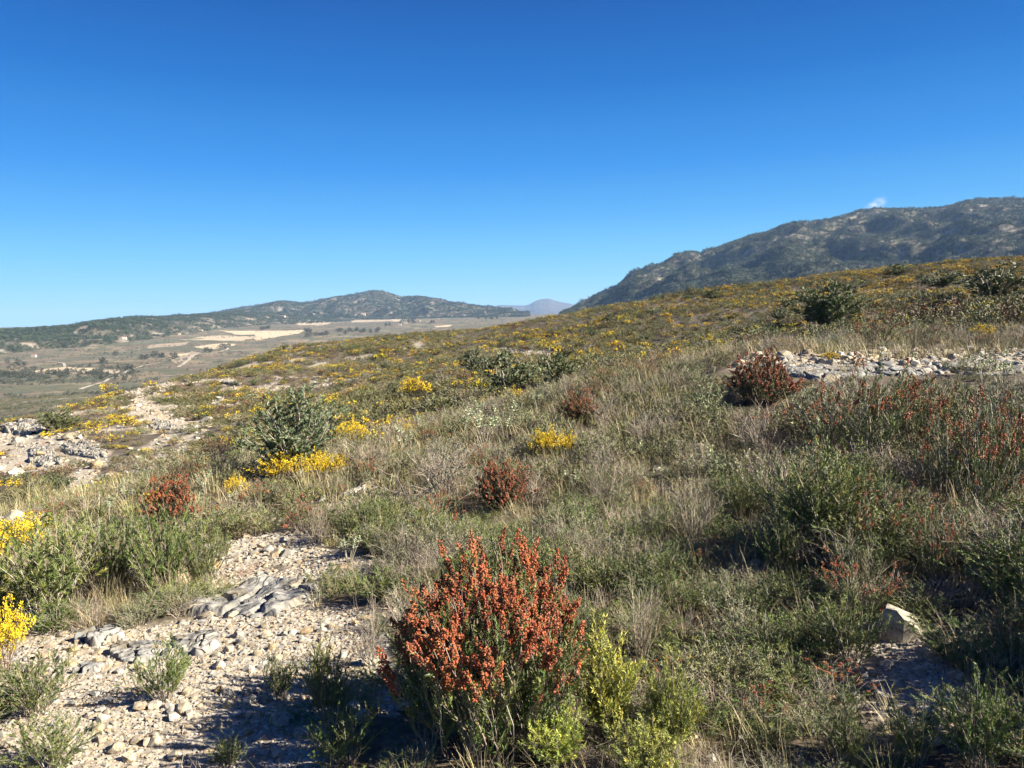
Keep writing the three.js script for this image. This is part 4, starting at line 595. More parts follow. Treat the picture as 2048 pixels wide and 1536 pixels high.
// a broken block with worn, pitted faces: every face split and roughened
function chip(V, F) {
  let t = F.map((f) => f.map((k) => V[k]));
  for (let d = 0; d < 3; d++) t = t.flatMap(([a, b, c]) => { const m = (p, q) => [(p[0] + q[0]) / 2, (p[1] + q[1]) / 2, (p[2] + q[2]) / 2], ab = m(a, b), bc = m(b, c), ca = m(c, a); return [[a, ab, ca], [ab, b, bc], [ca, bc, c], [ab, bc, ca]]; });
  const rough = (p) => { const k = 0.035 * fbm(p[0] * 6 + p[2] * 3, p[1] * 6 + p[2] * 4, 3, 5); return [p[0] * (1 + k), p[1] * (1 + k), p[2] * (1 + k)]; }, pos = [], col = [], uv = [], R = rng(5);
  for (const f of t) { const c = vary(R, [0.50, 0.45, 0.37], 0.06); for (const p of f) { const q = rough(p); pos.push(...q); col.push(...c); uv.push(q[0] + q[2] * 0.5, q[1] + q[2] * 0.8); } }
  const g = new THREE.BufferGeometry(); g.setAttribute('position', new THREE.Float32BufferAttribute(pos, 3)); g.setAttribute('color', new THREE.Float32BufferAttribute(col, 3)); g.setAttribute('uv', new THREE.Float32BufferAttribute(uv, 2)); g.computeVertexNormals(); return g;
}
// single rocks that stand out
function rock(label, px, py, w, hgt, geo, tone, turn = 0.4) { mark(px, py, label); const p = groundAt(px, py), s = w / FOCAL * farness(p) * 1.05; const m = mesh('limestone_rock', geo, STONETONES[tone]); m.position.set(p.x, p.y + s * hgt * 0.28, p.z); m.rotation.set(0.2, turn, 0.15); m.scale.set(s, s * hgt, s); return tag(m, label, 'rock', 'single limestone rocks'); }
const wedge = (() => { const V = [[-0.42, -0.3, 0.3], [0.05, -0.32, 0.42], [0.5, -0.3, 0.22], [0.48, -0.3, -0.3], [-0.38, -0.3, -0.34], [-0.18, 0.5, 0.06], [0.0, 0.52, 0.16], [0.34, 0.12, 0.26], [0.4, 0.1, -0.2], [-0.12, 0.42, -0.24], [0.12, 0.34, 0.24]]; const F = []; for (const f of [[0, 1, 6], [0, 6, 5], [1, 10, 6], [1, 7, 10], [1, 2, 7], [2, 3, 8], [2, 8, 7], [7, 8, 10], [10, 8, 9], [6, 10, 9], [5, 6, 9], [3, 4, 9], [3, 9, 8], [4, 0, 5], [4, 5, 9], [0, 4, 3], [0, 3, 2], [0, 2, 1]]) F.push(f); return chip(V, F); })();
rock('pale wedge-shaped rock on the shaded gravel at lower right', 1792, 1270, 86, 0.8, wedge, 1, -0.35);
rock('small grey rock in the scrub just above the wedge-shaped one', 1745, 1195, 34, 0.9, STONES.big[0], 3);
rock('round stone on the dark gravel below the wedge-shaped rock', 1772, 1335, 30, 0.9, STONES.big[1], 3);
rock('small white stone left of the wedge-shaped rock', 1722, 1275, 26, 0.9, STONES.big[2], 1);
rock('pale angular rock in the grass behind the dark shaded hollow', 1395, 912, 46, 0.8, STONES.big[3], 0);
rock('white stone in the grey brush right of the big heather', 1352, 1030, 44, 0.8, STONES.big[4], 1);
rock('small pale stone beside the pale-leaved sprig', 1312, 940, 18, 0.8, STONES.big[5], 1);
rock('grey stone at the top of the stony path by the grass', 445, 1058, 26, 0.7, STONES.big[6], 3);
rock('orange-stained stone on the edge of the path near the heather shadow', 612, 1268, 26, 0.8, STONES.big[7], 2);
rock('white block in the gravel in front of the low path shrub', 345, 1425, 28, 0.8, STONES.big[2], 1);
rock('white chip of stone on the path near the long slab', 247, 1252, 14, 1, STONES.big[5], 1);
rock('large pale stone near the bottom left corner', 20, 1420, 60, 0.9, STONES.big[3], 4);
rock('bluish shadowed rock among the right heather stems', 1640, 1035, 70, 0.8, STONES.big[1], 3);
rock('lowest pale stone at the bottom right gravel', 1860, 1490, 40, 0.7, STONES.big[0], 0);

const stones = [];
// loose stones: the largest are things, the rest is gravel
{
  const R = rng(501), all = [];
  const put = (x, z, s) => { const r = Math.hypot(x, z), p = project(x, land(x, z), z); if (!p || p[0] < -60 || p[0] > 2108 || p[1] > 1600) return; all.push({ x, z, s, r, app: s / r, px: p[0], py: p[1] }); };
  const sweep = (r0, r1, gap, size, az0, az1, need) => { for (let r = r0; r < r1; r += gap) for (let a = az0; a < az1; a += gap / r) { const rr = r + (R() - 0.5) * gap * 1.3, aa = a + (R() - 0.5) * gap / r * 1.3, x = rr * Math.sin(aa), z = -rr * Math.cos(aa), b = bare(x, z); if (b > need + 0.5 * R()) put(x, z, size * Math.exp((R() - 0.5) * 1.5) * (R() < 0.06 ? 1.9 : 1)); } };
  sweep(2, 4.2, 0.018, 0.016, -0.68, 0.68, 0.1); sweep(4.2, 6.5, 0.026, 0.022, -0.68, 0.68, 0.1); sweep(6.5, 10, 0.045, 0.036, -0.68, 0.68, 0.1); sweep(2, 9, 0.15, 0.038, -0.68, 0.68, 0.15); sweep(10, 19, 0.10, 0.07, -0.68, 0.68, 0.2); sweep(19, 34, 0.24, 0.13, -0.68, 0.2, 0.2); sweep(34, 85, 0.42, 0.2, -0.68, 0.1, 0.2);
  // the white rubble band on the right
  for (let i = 0; i < 1500; i++) { const t = R(), p = groundAt(lerp(1490, 2075, t), lerp(728, 708, t) + (R() - 0.6) * 27); put(p.x, p.z, 0.06 + 0.13 * R() * R() + (R() < 0.05 ? 0.12 : 0)); }
  // scattered ones in the scrub
  for (let i = 0; i < 700; i++) { const r = 2.2 + 20 * R() * R(), a = lerp(-0.66, 0.66, R()); put(r * Math.sin(a), -r * Math.cos(a), (0.02 + 0.06 * R() * R()) * (1 + r * 0.08)); }
  all.sort((a, b) => b.app - a.app);
  const shared = (p) => p.px > 1440 && p.r > 9 ? ['white limestone block in the rubble band', 'blocks in the rubble band'] : p.r > 17 ? ['pale stone on the rocky left slope', 'stones on the left slope'] : p.px > 1200 ? ['loose stone under the right foreground scrub', 'stones under the right scrub'] : ['loose cream limestone chunk on the stony path', 'chunks on the stony path'];
  let k = 0; const rest = [];
  for (const p of all) { if (k < 300 && p.px > 0 && p.px < 2048 && p.py < 1536) { const m = mesh('limestone_stone', p.app > 0.012 ? STONES.big[k % 8] : STONES.small[k % 10], STONETONES[Math.floor(R() * 5)]); m.position.set(p.x, land(p.x, p.z) + p.s * 0.14, p.z); m.rotation.set((R() - 0.5) * 0.7, R() * 6.28, (R() - 0.5) * 0.7); m.scale.setScalar(p.s * 1.1); const [l, g] = shared(p); stones.push({ m, px: p.px, py: p.py, word: l.split(' on ')[0].split(' in ')[0].split(' under ')[0], l, g, size: p.s, cat: 'stone' }); k++; } else rest.push(p); }
  const lists = STONES.small.map(() => []); rest.forEach((p, i) => lists[i % 10].push({ x: p.x, y: land(p.x, p.z) + p.s * 0.04, z: p.z, s: p.s, turn: R() * 6.28, tx: (R() - 0.5) * 0.8, tz: (R() - 0.5) * 0.8, k: 0.9 + 0.26 * R(), warm: (R() - 0.35) * 0.14 }));
  const g = stuff('gravel', 'broken cream limestone gravel over the paths and bare ground', 'gravel'); lists.forEach((l, i) => instanced(g, 'gravel_chips', STONES.small[i], M.stone, l));
  console.log('stones', all.length);
}
// ---------------------------------------------------------------- plants that can be told apart
const heroes = [];                        // {x, z, r}: kept clear by the scattered scrub
const lodOf = (r) => r < 7.5 ? 'near' : r < 24 ? 'mid' : 'far';
const NAMES = { mound: 'heather_shrub', rosemary: 'rosemary_shrub', cistus: 'grey_green_shrub', brush: 'twiggy_shrub', heather: 'heather_shrub', gorse: 'gorse_shrub', juniper: 'juniper_bush', spurge: 'yellow_green_shrub' };
let heroSeed = 0;
function place(kind, px, py, wpx, hpx, label, lod) {
  mark(px, py - hpx * 0.3, label);
  const p = groundAt(px, py), r = farness(p), list = stock[kind][lod || (stock[kind][lodOf(r)] ? lodOf(r) : 'near')], v = list[heroSeed++ % list.length], W = wpx / FOCAL * r, H = hpx / FOCAL * r * (kind === 'gorse' ? 0.88 : 1.04);
  heroes.push({ x: p.x, z: p.z, r: W * 0.42, d: r, az: Math.atan2(p.x, -p.z), w: W, y: p.y, h: kind === 'mound' ? 0 : H });
  return tag(setOut(NAMES[kind], v, p, heroSeed * 2.4, W / v.w, H / v.h, heroSeed, true, W / v.w), label, kind === 'juniper' ? 'bush' : 'shrub', { heather: 'rusty heathers', mound: 'rusty heathers', gorse: 'yellow gorse', juniper: 'junipers', rosemary: 'green shrubs', brush: 'grey twiggy shrubs', spurge: 'yellow-green shrubs' }[kind]);
}
// the big rusty heather in front
{
  const p = groundAt(985, 1462), r = farness(p), W = 500 / FOCAL * r, H = 0.63, v = grow(4242, { h: H, w: W * 0.95, dome: 0.5, stems: 200, segs: 5, kink: 0.03, thick: 0.0036, twigs: 11, from: 0.12, splay: 0.5, up: 0.4, twigLen: 0.10, twigThick: 0.0016, leaves: 32, open: 0.75, leafLen: 0.021, leafWid: 0.0048, needle: true, leafCols: [[0.11, 0.17, 0.035], [0.14, 0.20, 0.04], [0.09, 0.14, 0.035], [0.19, 0.21, 0.05]], wood: [[0.30, 0.24, 0.19], [0.24, 0.18, 0.14], [0.36, 0.30, 0.25]], bald: 0.06, root: 0.3, bow: 0.5, even: 0.5,
    flower: { chance: 0.96, above: 0.66, n: 44, start: 0.35, ring: 0.0105, size: 0.0043, cols: RUST.concat([[0.50, 0.15, 0.05]], RUST, [[0.30, 0.085, 0.035]]), where: (e, R) => vnoise(e[0] * 9 + e[1] * 3, e[2] * 9 + e[1] * 4, 9) + (R() - 0.5) * 0.12 > (e[1] > H * 0.72 ? -0.16 : e[1] > H * 0.5 ? 0.1 : 0.26) } });
  heroes.push({ x: p.x, z: p.z, r: W * 0.46, d: r, az: Math.atan2(p.x, -p.z), w: W * 0.9, y: p.y, h: H * 0.6 });
  const g = group('heather_shrub', p, 0.6); for (const k in v) { const m = mesh(k, v[k], PARTMAT[k], g); if (k !== 'stems') m.userData.kind = 'stuff'; } mark(985, 1250, 'big rusty heather'); { const q = groundAt(1792, 1270); heroes.push({ x: q.x, z: q.z, r: 0.13, d: farness(q), az: Math.atan2(q.x, -q.z), w: 0.26, y: q.y, h: 0.1 }); heroes.push({ x: q.x + 0.3, z: q.z + 0.05, r: 0.24 }); }
  tag(g, 'big heather covered in rust-red flower heads in the centre foreground', 'shrub', 'rusty heathers');
}
place('mound', 1525, 806, 132, 84, 'round dark heather with rusty top left of the grey slab', 'near');
place('heather', 1650, 915, 120, 120, 'sparse red-tipped heather at the left of the tall right-hand thicket', 'near');
place('heather', 1745, 930, 190, 180, 'tall heather with scattered red tips in front of the white rubble', 'near');
place('heather', 1830, 900, 120, 130, 'thin red-tipped heather right of the tall one', 'near');
place('heather', 1885, 1010, 130, 170, 'heather with bright red tufts below the broad bedrock', 'near');
place('heather', 1960, 1060, 160, 220, 'leafy heather with red tufts near the right edge', 'near');
place('heather', 2040, 1010, 120, 190, 'heather cut off by the right edge of the picture', 'near');
place('heather', 1870, 1170, 120, 130, 'straggly heather with a few orange sprigs among dry stems', 'near');
place('heather', 2030, 1350, 110, 110, 'low reddish heather at the right edge by the dark gravel', 'near');
place('mound', 1005, 1022, 120, 92, 'orange-topped heather behind the big one', 'near');
place('mound', 1160, 850, 76, 62, 'small green heather with orange sprigs on the grassy slope', 'near');
place('mound', 345, 1062, 100, 92, 'rusty heather behind the grey brush left of the path', 'near');
place('heather', 380, 972, 70, 46, 'dark red heather below the pale-leaved plants');
place('heather', 430, 915, 60, 32, 'low red heather in front of the big grey-green juniper');
place('heather', 105, 1045, 60, 36, 'small red heather above the left yellow gorse');
place('heather', 1190, 800, 60, 34, 'reddish brown heather on the middle slope');
place('heather', 1290, 760, 60, 30, 'rusty low heather left of the rubble band');
place('heather', 1500, 700, 110, 32, 'long rust-brown heather patch above the rubble band');
place('heather', 1760, 690, 110, 50, 'dark brown heather behind the rubble band');
place('heather', 1880, 655, 110, 44, 'red-brown heather bank up the right slope');
place('heather', 2030, 660, 60, 54, 'brown heather at the right edge above the rubble');
place('heather', 1290, 1000, 40, 40, 'tiny heather among the pale grass', 'near');
place('gorse', 38, 1122, 112, 80, 'bright yellow gorse dome at the left edge', 'near');
place('gorse', 8, 1345, 90, 130, 'yellow gorse cut off by the left edge near the bottom', 'near');
place('gorse', 703, 892, 80, 48, 'yellow gorse right of the big grey-green juniper', 'near');
place('gorse', 1102, 922, 92, 70, 'yellow gorse standing alone on the grassy slope', 'near');
place('gorse', 312, 1020, 46, 36, 'small yellow gorse behind the rusty heather', 'near');
place('gorse', 475, 996, 50, 40, 'small round yellow gorse beside pale leaves', 'near');
place('gorse', 640, 962, 90, 62, 'half-flowered gorse in front of the big juniper', 'near');
place('gorse', 560, 965, 90, 56, 'greenish gorse left of the half-flowered one', 'near');
place('gorse', 455, 898, 34, 26, 'yellow gorse tuft left of the big juniper');
place('gorse', 1028, 800, 56, 30, 'yellow gorse below the bright green juniper');
place('gorse', 775, 872, 60, 38, 'orange-yellow gorse among the pale leaves');
place('gorse', 832, 800, 66, 48, 'tallest yellow gorse of the middle hillside', 'mid');
place('gorse', 938, 782, 34, 34, 'upright yellow gorse left of the bright green juniper');
place('gorse', 215, 785, 34, 18, 'round yellow gorse by the top of the pale strip');
place('gorse', 258, 856, 34, 20, 'yellow gorse right of the dark green bush');
place('gorse', 1660, 722, 44, 18, 'low yellow-green cushion on the rubble band');
place('juniper', 592, 948, 205, 152, 'big grey-green juniper on the middle slope', 'near');
place('juniper', 1010, 785, 120, 72, 'bright green juniper in the middle of the hillside');
place('juniper', 1118, 775, 96, 64, 'dark green juniper right of the bright one');
place('juniper', 950, 752, 60, 48, 'dark juniper left of the bright one');
place('juniper', 1648, 655, 130, 74, 'broad dark green juniper on the right slope', 'mid');
place('juniper', 1985, 598, 120, 46, 'dark bush bank high on the right slope');
place('juniper', 1425, 600, 40, 20, 'small round juniper on the far slope');
place('juniper', 1166, 612, 36, 20, 'round dark tree on the skyline where the mountain begins');
place('juniper', 1795, 553, 46, 20, 'dark bush on the skyline among the gorse');
place('juniper', 1660, 590, 60, 22, 'dark low bush on the far right slope');
place('juniper', 115, 862, 70, 34, 'dark green spreading bush between the pale rocks', 'mid');
place('juniper', 118, 982, 50, 26, 'small dark green bush on the white rock sheet', 'mid');
place('juniper', 1880, 575, 70, 24, 'low dark juniper under the right skyline');
place('juniper', 1560, 640, 40, 22, 'small juniper left of the broad one');
place('spurge', 1215, 1470, 170, 190, 'yellow-green narrow-leaved shrub right of the big heather');
place('spurge', 1345, 1500, 130, 170, 'brightest yellow-green shrub at the bottom');
place('spurge', 1120, 1530, 160, 110, 'low yellow-green shrub under the big heather');
place('spurge', 1290, 1560, 160, 110, 'yellow-green shrub cut off by the bottom edge');
place('rosemary', 85, 1230, 240, 160, 'dense dark green shrub at the left edge');
place('rosemary', 215, 1190, 150, 150, 'green shrub right of the dense dark one');
place('rosemary', 330, 1190, 150, 150, 'olive shrub with grey twigs left of the path');
place('rosemary', 405, 1180, 90, 120, 'narrow olive shrub leaning over the path');
place('rosemary', 445, 1115, 50, 46, 'small bright green cushion at the path edge');
place('rosemary', 75, 1425, 140, 95, 'twiggy green shrub on the gravel near the bottom left');
place('rosemary', 330, 1400, 120, 100, 'low green shrub in the middle of the stony path');
place('rosemary', 100, 1545, 170, 90, 'green shrub at the bottom left corner');
place('rosemary', 650, 1440, 130, 150, 'upright green shrub between the path and the big heather');
place('rosemary', 560, 1400, 80, 80, 'small wispy shrub on the right edge of the path');
place('rosemary', 690, 1530, 150, 110, 'green shrub at the bottom edge left of the heather');
place('rosemary', 455, 1540, 80, 60, 'tiny green tuft at the bottom of the path');
place('rosemary', 1700, 1330, 140, 130, 'fresh green shrub beside the dark gravel');
place('rosemary', 1690, 1525, 130, 130, 'fresh green shrub at the bottom edge below the dark gravel');
place('rosemary', 1960, 1540, 170, 150, 'green sprays rising from the bottom right corner');
place('rosemary', 1830, 1530, 120, 110, 'green sprig shrub at the bottom edge right of the gravel');
place('rosemary', 1480, 1050, 110, 100, 'light green tall shrub in the right scrub');
place('rosemary', 1560, 1150, 120, 110, 'light green shrub in front of the dark hollow');
place('brush', 1275, 1330, 130, 190, 'bare grey twiggy shrub right of the big heather');
place('brush', 740, 1330, 110, 130, 'dark twiggy tuft in the heather shadow');
place('brush', 290, 1175, 110, 110, 'brownish dead-centred shrub left of the path');
place('brush', 890, 1010, 110, 110, 'twisted bare branches of a shrub on the middle slope');
place('brush', 1385, 1090, 130, 130, 'tall grey dry brush right of centre');
place('brush', 640, 1090, 110, 70, 'dark grey twiggy shrub above the path');
// gnarled shrub with exposed branches
{
  const p = groundAt(868, 1015), R = rng(77), s = new Soup(), tips = [], d = farness(p), k = 150 / FOCAL * d;
  const limb = (a, dir, r, len, depth) => { let pts = [[...a, r]], q = a, v = dir; for (let i = 0; i < 4; i++) { const u = unit(R); v = norm([v[0] + u[0] * 0.45, v[1] + u[1] * 0.3 + 0.05, v[2] + u[2] * 0.45]); q = [q[0] + v[0] * len / 4, q[1] + v[1] * len / 4, q[2] + v[2] * len / 4]; pts.push([...q, r * (1 - 0.13 * (i + 1))]); } s.stick(pts, vary(R, [0.36, 0.31, 0.25], 0.15), 5); if (depth) for (let i = 0; i < 3; i++) limb(q, norm([v[0] + (R() - 0.5) * 1.6, v[1] + (R() - 0.2) * 0.8, v[2] + (R() - 0.5) * 1.6]), r * 0.52, len * 0.72, depth - 1); else tips.push(q); };
  for (let i = 0; i < 5; i++) limb([0, -0.03, 0], norm([(R() - 0.5) * 1.8, 0.9, (R() - 0.5) * 1.2]), 0.014, k * 0.42, 3);
  const g = group('gnarled_shrub', p), f = new Soup(); mesh('branches', s.geo(), M.wood, g);
  for (const q of tips) for (let i = 0; i < 9; i++) { const u = unit(R); f.leaf(q[0], q[1], q[2], ...norm([u[0], Math.abs(u[1]) + 0.3, u[2]]), ...norm(cross(u, unit(R))), 0.03, 0.008, vary(R, pick(R, GREYGREEN), 0.2)); }
  mesh('foliage', f.geo(), M.leaf, g); tag(g, 'gnarled pale-barked shrub with twisting branches in the middle', 'shrub', null);
}
[[698, 1128, 0.26, 'pale grey-green big-leaved plant beside the top of the path', 1], [815, 905, 0.55, 'large pale-leaved plant with dark green hollows left of centre', 1], [835, 870, 0.5, 'pale-leaved plant just above the large one', 0], [970, 905, 0.75, 'biggest pale-leaved plant in the middle of the slope', 1], [1010, 880, 0.62, 'pale-leaved plant right of the biggest one', 0], [925, 880, 0.55, 'pale-leaved plant left of the biggest one', 0], [1277, 930, 0.3, 'small pale-leaved sprig on the grassy slope', 1], [1145, 985, 0.25, 'little pale-leaved sprig right of the orange heather', 1], [420, 950, 0.45, 'pale-leaved plant left of the big juniper', 0], [415, 995, 0.4, 'pale-leaved plant below the dark red heather', 0], [250, 1010, 0.4, 'pale-leaved plant in the left scrub', 0], [219, 1050, 0.35, 'pale-leaved plant above the left green shrubs', 0], [472, 1012, 0.35, 'pale leaves in front of the small round gorse', 0], [187, 1105, 0.35, 'pale leaves right of the left yellow gorse', 0], [100, 1115, 0.3, 'pale leaves touching the left yellow gorse', 0], [2005, 775, 0.55, 'large pale-leaved plant below the broad bedrock', 0], [1965, 765, 0.4, 'pale-leaved plant left of the one below the bedrock', 0], [785, 985, 0.25, 'low pale-leaved sprig in the dark brush', 0], [655, 915, 0.4, 'pale leaves under the yellow gorse by the juniper', 0], [860, 985, 0.25, 'pale leaves at the foot of the gnarled shrub', 0], [1075, 830, 0.45, 'pale-leaved tuft above the lone gorse', 0], [900, 850, 0.45, 'pale-leaved tuft on the slope crest of the meadow', 0], [960, 840, 0.4, 'pale-leaved tuft below the hillside gorse', 0]].forEach(([px, py, size, label, single], i) => { const p = groundAt(px, py); heroes.push({ x: p.x, z: p.z, r: size * 0.4, d: farness(p), az: Math.atan2(p.x, -p.z), w: size, y: p.y, h: size }); sage(900 + i, p, size, label, 'pale-leaved plants', !!single); });
// shrubs just outside the right edge whose shade falls on the dark gravel
[[3.0, -2.5, 1.15, 1.0], [2.65, -1.75, 1.0, 0.9]].forEach(([x, z, w, h], i) => { const v = stock.juniper.near[i % 3]; heroes.push({ x, z, r: w * 0.4 }); tag(setOut('juniper_bush', v, new THREE.Vector3(x, land(x, z) - 0.02, z), i * 2, w / v.w, h / v.h, 2, true), ['dark bush shading the gravel at the lower right edge', 'bush beyond the right edge beside the viewer'][i], 'bush', 'junipers'); });

// ---------------------------------------------------------------- the scrub between them
{
  const pending = stones;
  const R = rng(2024), all = { rosemary: [], cistus: [], brush: [], heather: [], gorse: [], juniper: [] };
  const hidden = (x, y, z) => { for (let t = 0.3; t < 0.985; t += 0.035) if (lerp(EYE.y, y, t) < land(x * t, z * t) - 0.05) return true; return false; };
  for (let r = 2.1; r < 178;) {
    const gap = table([[2, 0.195], [4, 0.22], [6, 0.28], [12, 0.42], [25, 0.62], [70, 0.95], [178, 1.25]], r);
    for (let a = -0.72; a < 0.72; a += gap / r) {
      const rr = r + (R() - 0.5) * gap * 1.2, aa = a + (R() - 0.5) * gap / r * 1.2, x = rr * Math.sin(aa), z = -rr * Math.cos(aa), b = bare(x, z);
      if (R() < b * (rr < 9 ? 1.15 : 1.0) - 0.02) continue;
      if (heroes.some((h) => (h.x - x) ** 2 + (h.z - z) ** 2 < h.r * h.r)) continue;
      const y = land(x, z), p = project(x, y + 0.3, z); if (!p) continue;
      const thicket = smooth(1480, 1620, p[0]) * smooth(3.6, 4.6, rr) * smooth(11, 8.5, rr), sight = ray(clamp(p[0], 0, 2048), 756), over = p[0] > 1440 && rr < 13.5 ? Math.max(0.06, EYE.y + sight.slope * rr - y) : 9;
      let room = over; if (p[0] < 340 && rr > 7.6 && rr < 15) { const q = ray(Math.max(0, p[0]), lerp(1035, 925, clamp(p[0] / 340, 0, 1))); room = Math.min(room, Math.max(0.1, EYE.y + q.slope * rr - y)); } for (const h of heroes) if (h.d && rr < h.d && h.d - rr < 3 && Math.abs(h.az - aa) * rr < h.w * 0.5 + 0.12) room = Math.min(room, EYE.y + (h.y + 0.3 * h.h - EYE.y) * rr / h.d - y);
      room = Math.max(room, 0.09);
      const foot = project(x, y, z); if (foot[0] > 1485 && rr < 20 && foot[1] > lerp(712, 692, (foot[0] - 1485) / 563) && foot[1] < 754 && R() < 0.94) continue;
      const left = smooth(-1, -0.25, aa * 2), g1 = fbm(x / 9, z / 9, 3, 61), g2 = fbm(x / 5, z / 5, 3, 62), q = R();
      const crest = smooth(1350, 1700, p[0]) * smooth(50, 85, rr);
      const w = rr < 12 ? { rosemary: 0.42, cistus: (0.14 + 0.1 * (x > -1)) * (1 - thicket * 0.7), brush: 0.34 - 0.1 * (x < -2) - 0.12 * thicket, heather: 0.03 + 0.12 * thicket, gorse: 0.0, juniper: 0 } : rr < 26 ? { rosemary: 0.42, cistus: x > -3 ? 0.32 : 0.12, brush: 0.30, heather: 0.07, gorse: 0.012 + 0.05 * (rr > 17), juniper: 0.004 } : { rosemary: 0.6, cistus: 0.07 + 0.12 * smooth(60, 28, rr) * (x > 0), brush: 0.13, heather: 0.10 + 0.25 * Math.max(0, g2), gorse: Math.max(0.03, 0.13 + 0.55 * g1 + 0.28 * crest), juniper: 0.005 + 0.012 * Math.max(0, g2) };
      const patch = fbm(x / 13, z / 13, 3, 64), spot = fbm(x / 7, z / 7, 2, 65); if (rr > 14) { w.rosemary *= clamp(0.75 + 1.6 * patch, 0.25, 1.8); w.brush *= clamp(0.8 - 2.2 * patch, 0.2, 2.2); w.heather *= clamp(0.5 + 4 * spot, 0.15, 3); w.cistus *= clamp(0.9 - 2.5 * spot, 0.2, 2); if (R() < 0.22 * smooth(0.15, -0.3, patch + spot)) continue; }
      let t = q * Object.values(w).reduce((s, v) => s + v, 0), kind = 'rosemary'; for (const k in w) { if ((t -= w[k]) <= 0) { kind = k; break; } }
      const base = table([[2, 0.62], [6, 0.72], [14, 0.8], [30, 1.0], [70, 1.25], [178, 1.5]], rr), size = base * (0.6 + 0.7 * R()) * (1 + 0.4 * thicket) * (kind === 'juniper' ? (rr > 40 ? 0.75 : 0.8) : kind === 'gorse' ? (rr > 40 ? 1.05 : 0.9) : 1) * (rr > 14 ? clamp(1 + 0.9 * patch, 0.7, 1.4) : 1);
      all[kind].push({ x, y: y - 0.02, z, r: rr, s: size, sy: (p[0] < 480 && rr > 15 && rr < 80 ? 0.75 : 1) * Math.min(room / (size * 0.56), (0.75 + 0.5 * R()) * (1 + 0.3 * thicket)) * table([[2, 0.42], [3.2, 0.5], [5, 0.72], [9, 0.85], [20, 0.85], [60, 0.7], [178, 0.6]], rr), turn: R() * 6.28, k: 0.58 + 0.7 * R(), warm: (R() - 0.45) * 0.24, v: Math.floor(R() * 3), px: p[0], py: p[1], app: size / rr });
    }
    r += gap;
  }
  const zone = (p) => p.r < 6.5 ? (p.px < 620 ? 'by the stony path' : p.px < 1230 ? 'around the big rusty heather' : 'in the tangled foreground scrub at right') : p.r < 15 ? (p.px < 720 ? 'on the slope beyond the stony path' : p.px < 1400 ? 'on the grassy slope behind the big heather' : 'in the scrub below the white rubble') : p.r < 36 ? (p.px < 560 ? 'among the pale rock strips at left' : p.px < 1300 ? 'on the middle hillside' : 'on the slope above the white rubble') : p.px < 900 ? 'on the left shoulder of the hillside' : p.px < 1450 ? 'on the far hillside below the skyline' : 'near the right-hand skyline';
  const WORD = { cistus: 'pale grey-green small-leaved shrub', rosemary: 'olive green narrow-leaved shrub', brush: 'grey twiggy half-dry shrub', heather: 'rust-brown heather', gorse: 'yellow-flowered gorse', juniper: 'dark green juniper bush' };
  for (const kind in all) {
    all[kind].sort((a, b) => b.app - a.app);
    let n = 0; const rest = [];
    for (const p of all[kind]) {
      if (n < 300 && p.px > 4 && p.px < 2044 && p.py < 1530 && (p.r < 10 || !hidden(p.x, p.y + 0.35, p.z))) {
        const v = stock[kind][lodOf(p.r)][p.v], o = setOut(NAMES[kind], v, new THREE.Vector3(p.x, p.y, p.z), p.turn, p.s, p.s * p.sy, Math.floor(R() * 4), p.r < 30), where = zone(p);
        pending.push({ m: o, px: p.px, py: p.py, word: WORD[kind], l: WORD[kind] + ' ' + where, g: WORD[kind] + ' ' + where, size: p.s * p.sy, cat: kind === 'juniper' ? 'bush' : 'shrub' }); n++;
      } else rest.push(p);
    }
    const g = stuff({ cistus: 'grey_green_scrub', rosemary: 'olive_scrub', brush: 'dry_scrub', heather: 'heather_scrub', gorse: 'gorse_scrub', juniper: 'juniper_scrub' }[kind], { cistus: 'mass of pale grey-green scrub over the hillside', rosemary: 'mass of low olive scrub over the far hillside', brush: 'mass of grey dry scrub over the hillside', heather: 'mass of rust-brown heath over the far hillside', gorse: 'mass of yellow gorse dotted over the far hillside', juniper: 'dark bushes dotted over the far hillside' }[kind], 'scrub');
    for (const l of ['near', 'mid', 'far']) [0, 1, 2].forEach((i) => { const list = rest.filter((p) => lodOf(p.r) === l && p.v === i); if (list.length) instanced(g, 'scrub_plants', stock[kind][l][i].all, M.leaf, list); });
    console.log(kind, all[kind].length, n);
  }
  // names of the single shrubs and stones: by the nearest thing one can find, then by size among their like
  const count = new Map(); for (const m of marks) count.set(m.s, (count.get(m.s) || 0) + 1);
  const fine = marks.filter((m) => count.get(m.s) === 1 && m.s.split(' ').length > 1), keys = new Map();
  for (const t of pending) {
    let best = null, bd = 1e9; for (const m of fine) { const d = Math.hypot(m.px - t.px, (m.py - t.py) * 1.5); if (d < bd) { bd = d; best = m; } }
    const dx = t.px - best.px, dy = (t.py - best.py) * 1.5, rel = bd > 230 ? null : Math.abs(dx) > Math.abs(dy) ? (dx < 0 ? 'left of the ' : 'right of the ') : dy < 0 ? 'behind the ' : 'in front of the ';
    t.key = rel ? t.word + ' ' + rel + best.s : t.l; if (!keys.has(t.key)) keys.set(t.key, []); keys.get(t.key).push(t);
  }
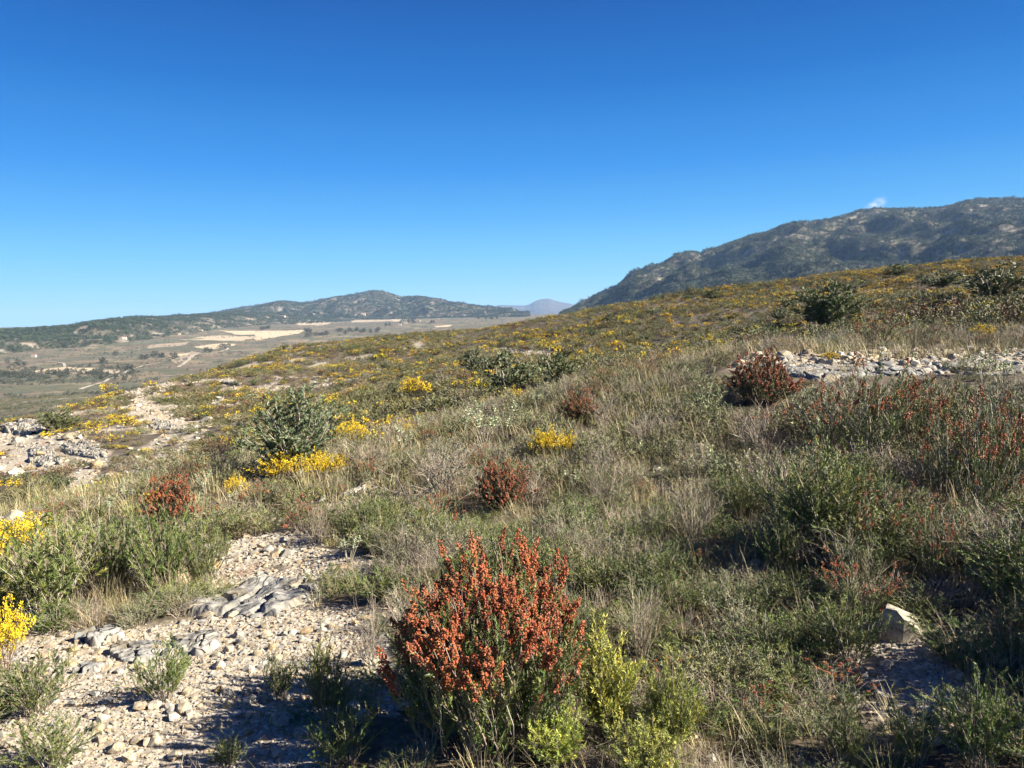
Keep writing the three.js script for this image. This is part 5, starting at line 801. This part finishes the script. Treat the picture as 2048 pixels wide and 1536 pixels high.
  for (const [key, list] of keys) {
    list.sort((a, b) => b.size - a.size); const rank = { 1: [''], 2: ['larger ', 'smaller '], 3: ['largest ', 'middle-sized ', 'smallest '] }[list.length];
    list.forEach((t, i) => tag(t.m, (rank ? rank[i] : i === 0 ? 'largest ' : i === list.length - 1 ? 'smallest ' : '') + key, t.cat, rank ? t.g : key));
  }
  // grass
  const near = [[[61, 42, 0.34, 0.26, 0.0017, STRAW], [62, 36, 0.42, 0.3, 0.0016, STRAW], [63, 40, 0.26, 0.24, 0.0018, STRAW.concat(GREENGRASS)], [64, 34, 0.3, 0.24, 0.0018, GREENGRASS]], [[65, 26, 0.36, 0.3, 0.0035, STRAW], [66, 24, 0.42, 0.34, 0.0035, STRAW.concat(GREENGRASS)], [67, 24, 0.3, 0.3, 0.0038, GREENGRASS.concat(STRAW)]]].map((l) => l.map((a) => tuft(...a)));
  const lists = near.map((l) => l.map(() => []));
  for (let r = 2.0; r < 60;) {
    const gap = table([[2, 0.125], [8, 0.17], [16, 0.24], [30, 0.5], [60, 0.9]], r);
    for (let a = -0.72; a < 0.72; a += gap / r) {
      const rr = r + (R() - 0.5) * gap * 1.3, aa = a + (R() - 0.5) * gap / r * 1.3, x = rr * Math.sin(aa), z = -rr * Math.cos(aa), b = bare(x, z), m = fbm(x / 1.6, z / 1.6, 3, 71), mid = smooth(0.0, 0.14, aa) * smooth(40, 8, rr);
      if (R() < b * 1.05 || R() > 0.5 + m * 0.9 + 0.5 * mid - 0.25 * smooth(14, 40, rr)) continue;
      const L = lists[rr < 9 ? 0 : 1]; if (aa > 0.24 && rr > 9 && rr < 15 && R() < 0.85) continue; L[Math.floor(R() * L.length)].push({ x, y: land(x, z) - 0.01, z, s: (0.6 + 0.7 * R()) * (1 + rr * 0.012) * table([[2, 0.5], [4, 0.65], [9, 0.85], [20, 0.85], [60, 0.7]], rr), turn: R() * 6.28, tx: (R() - 0.5) * 0.4, tz: (R() - 0.5) * 0.4, k: 0.75 + 0.5 * R(), warm: (R() - 0.5) * 0.1 });
    }
    r += gap;
  }
  const g = stuff('dry_grass', 'straw-coloured and green grass tufts all through the scrub', 'grass'); let n = 0; lists.forEach((l, i) => l.forEach((q, j) => { n += q.length; instanced(g, 'grass_tufts', near[i][j], M.leaf, q); }));
  console.log('grass', n);
}
renderer.render(scene, camera);
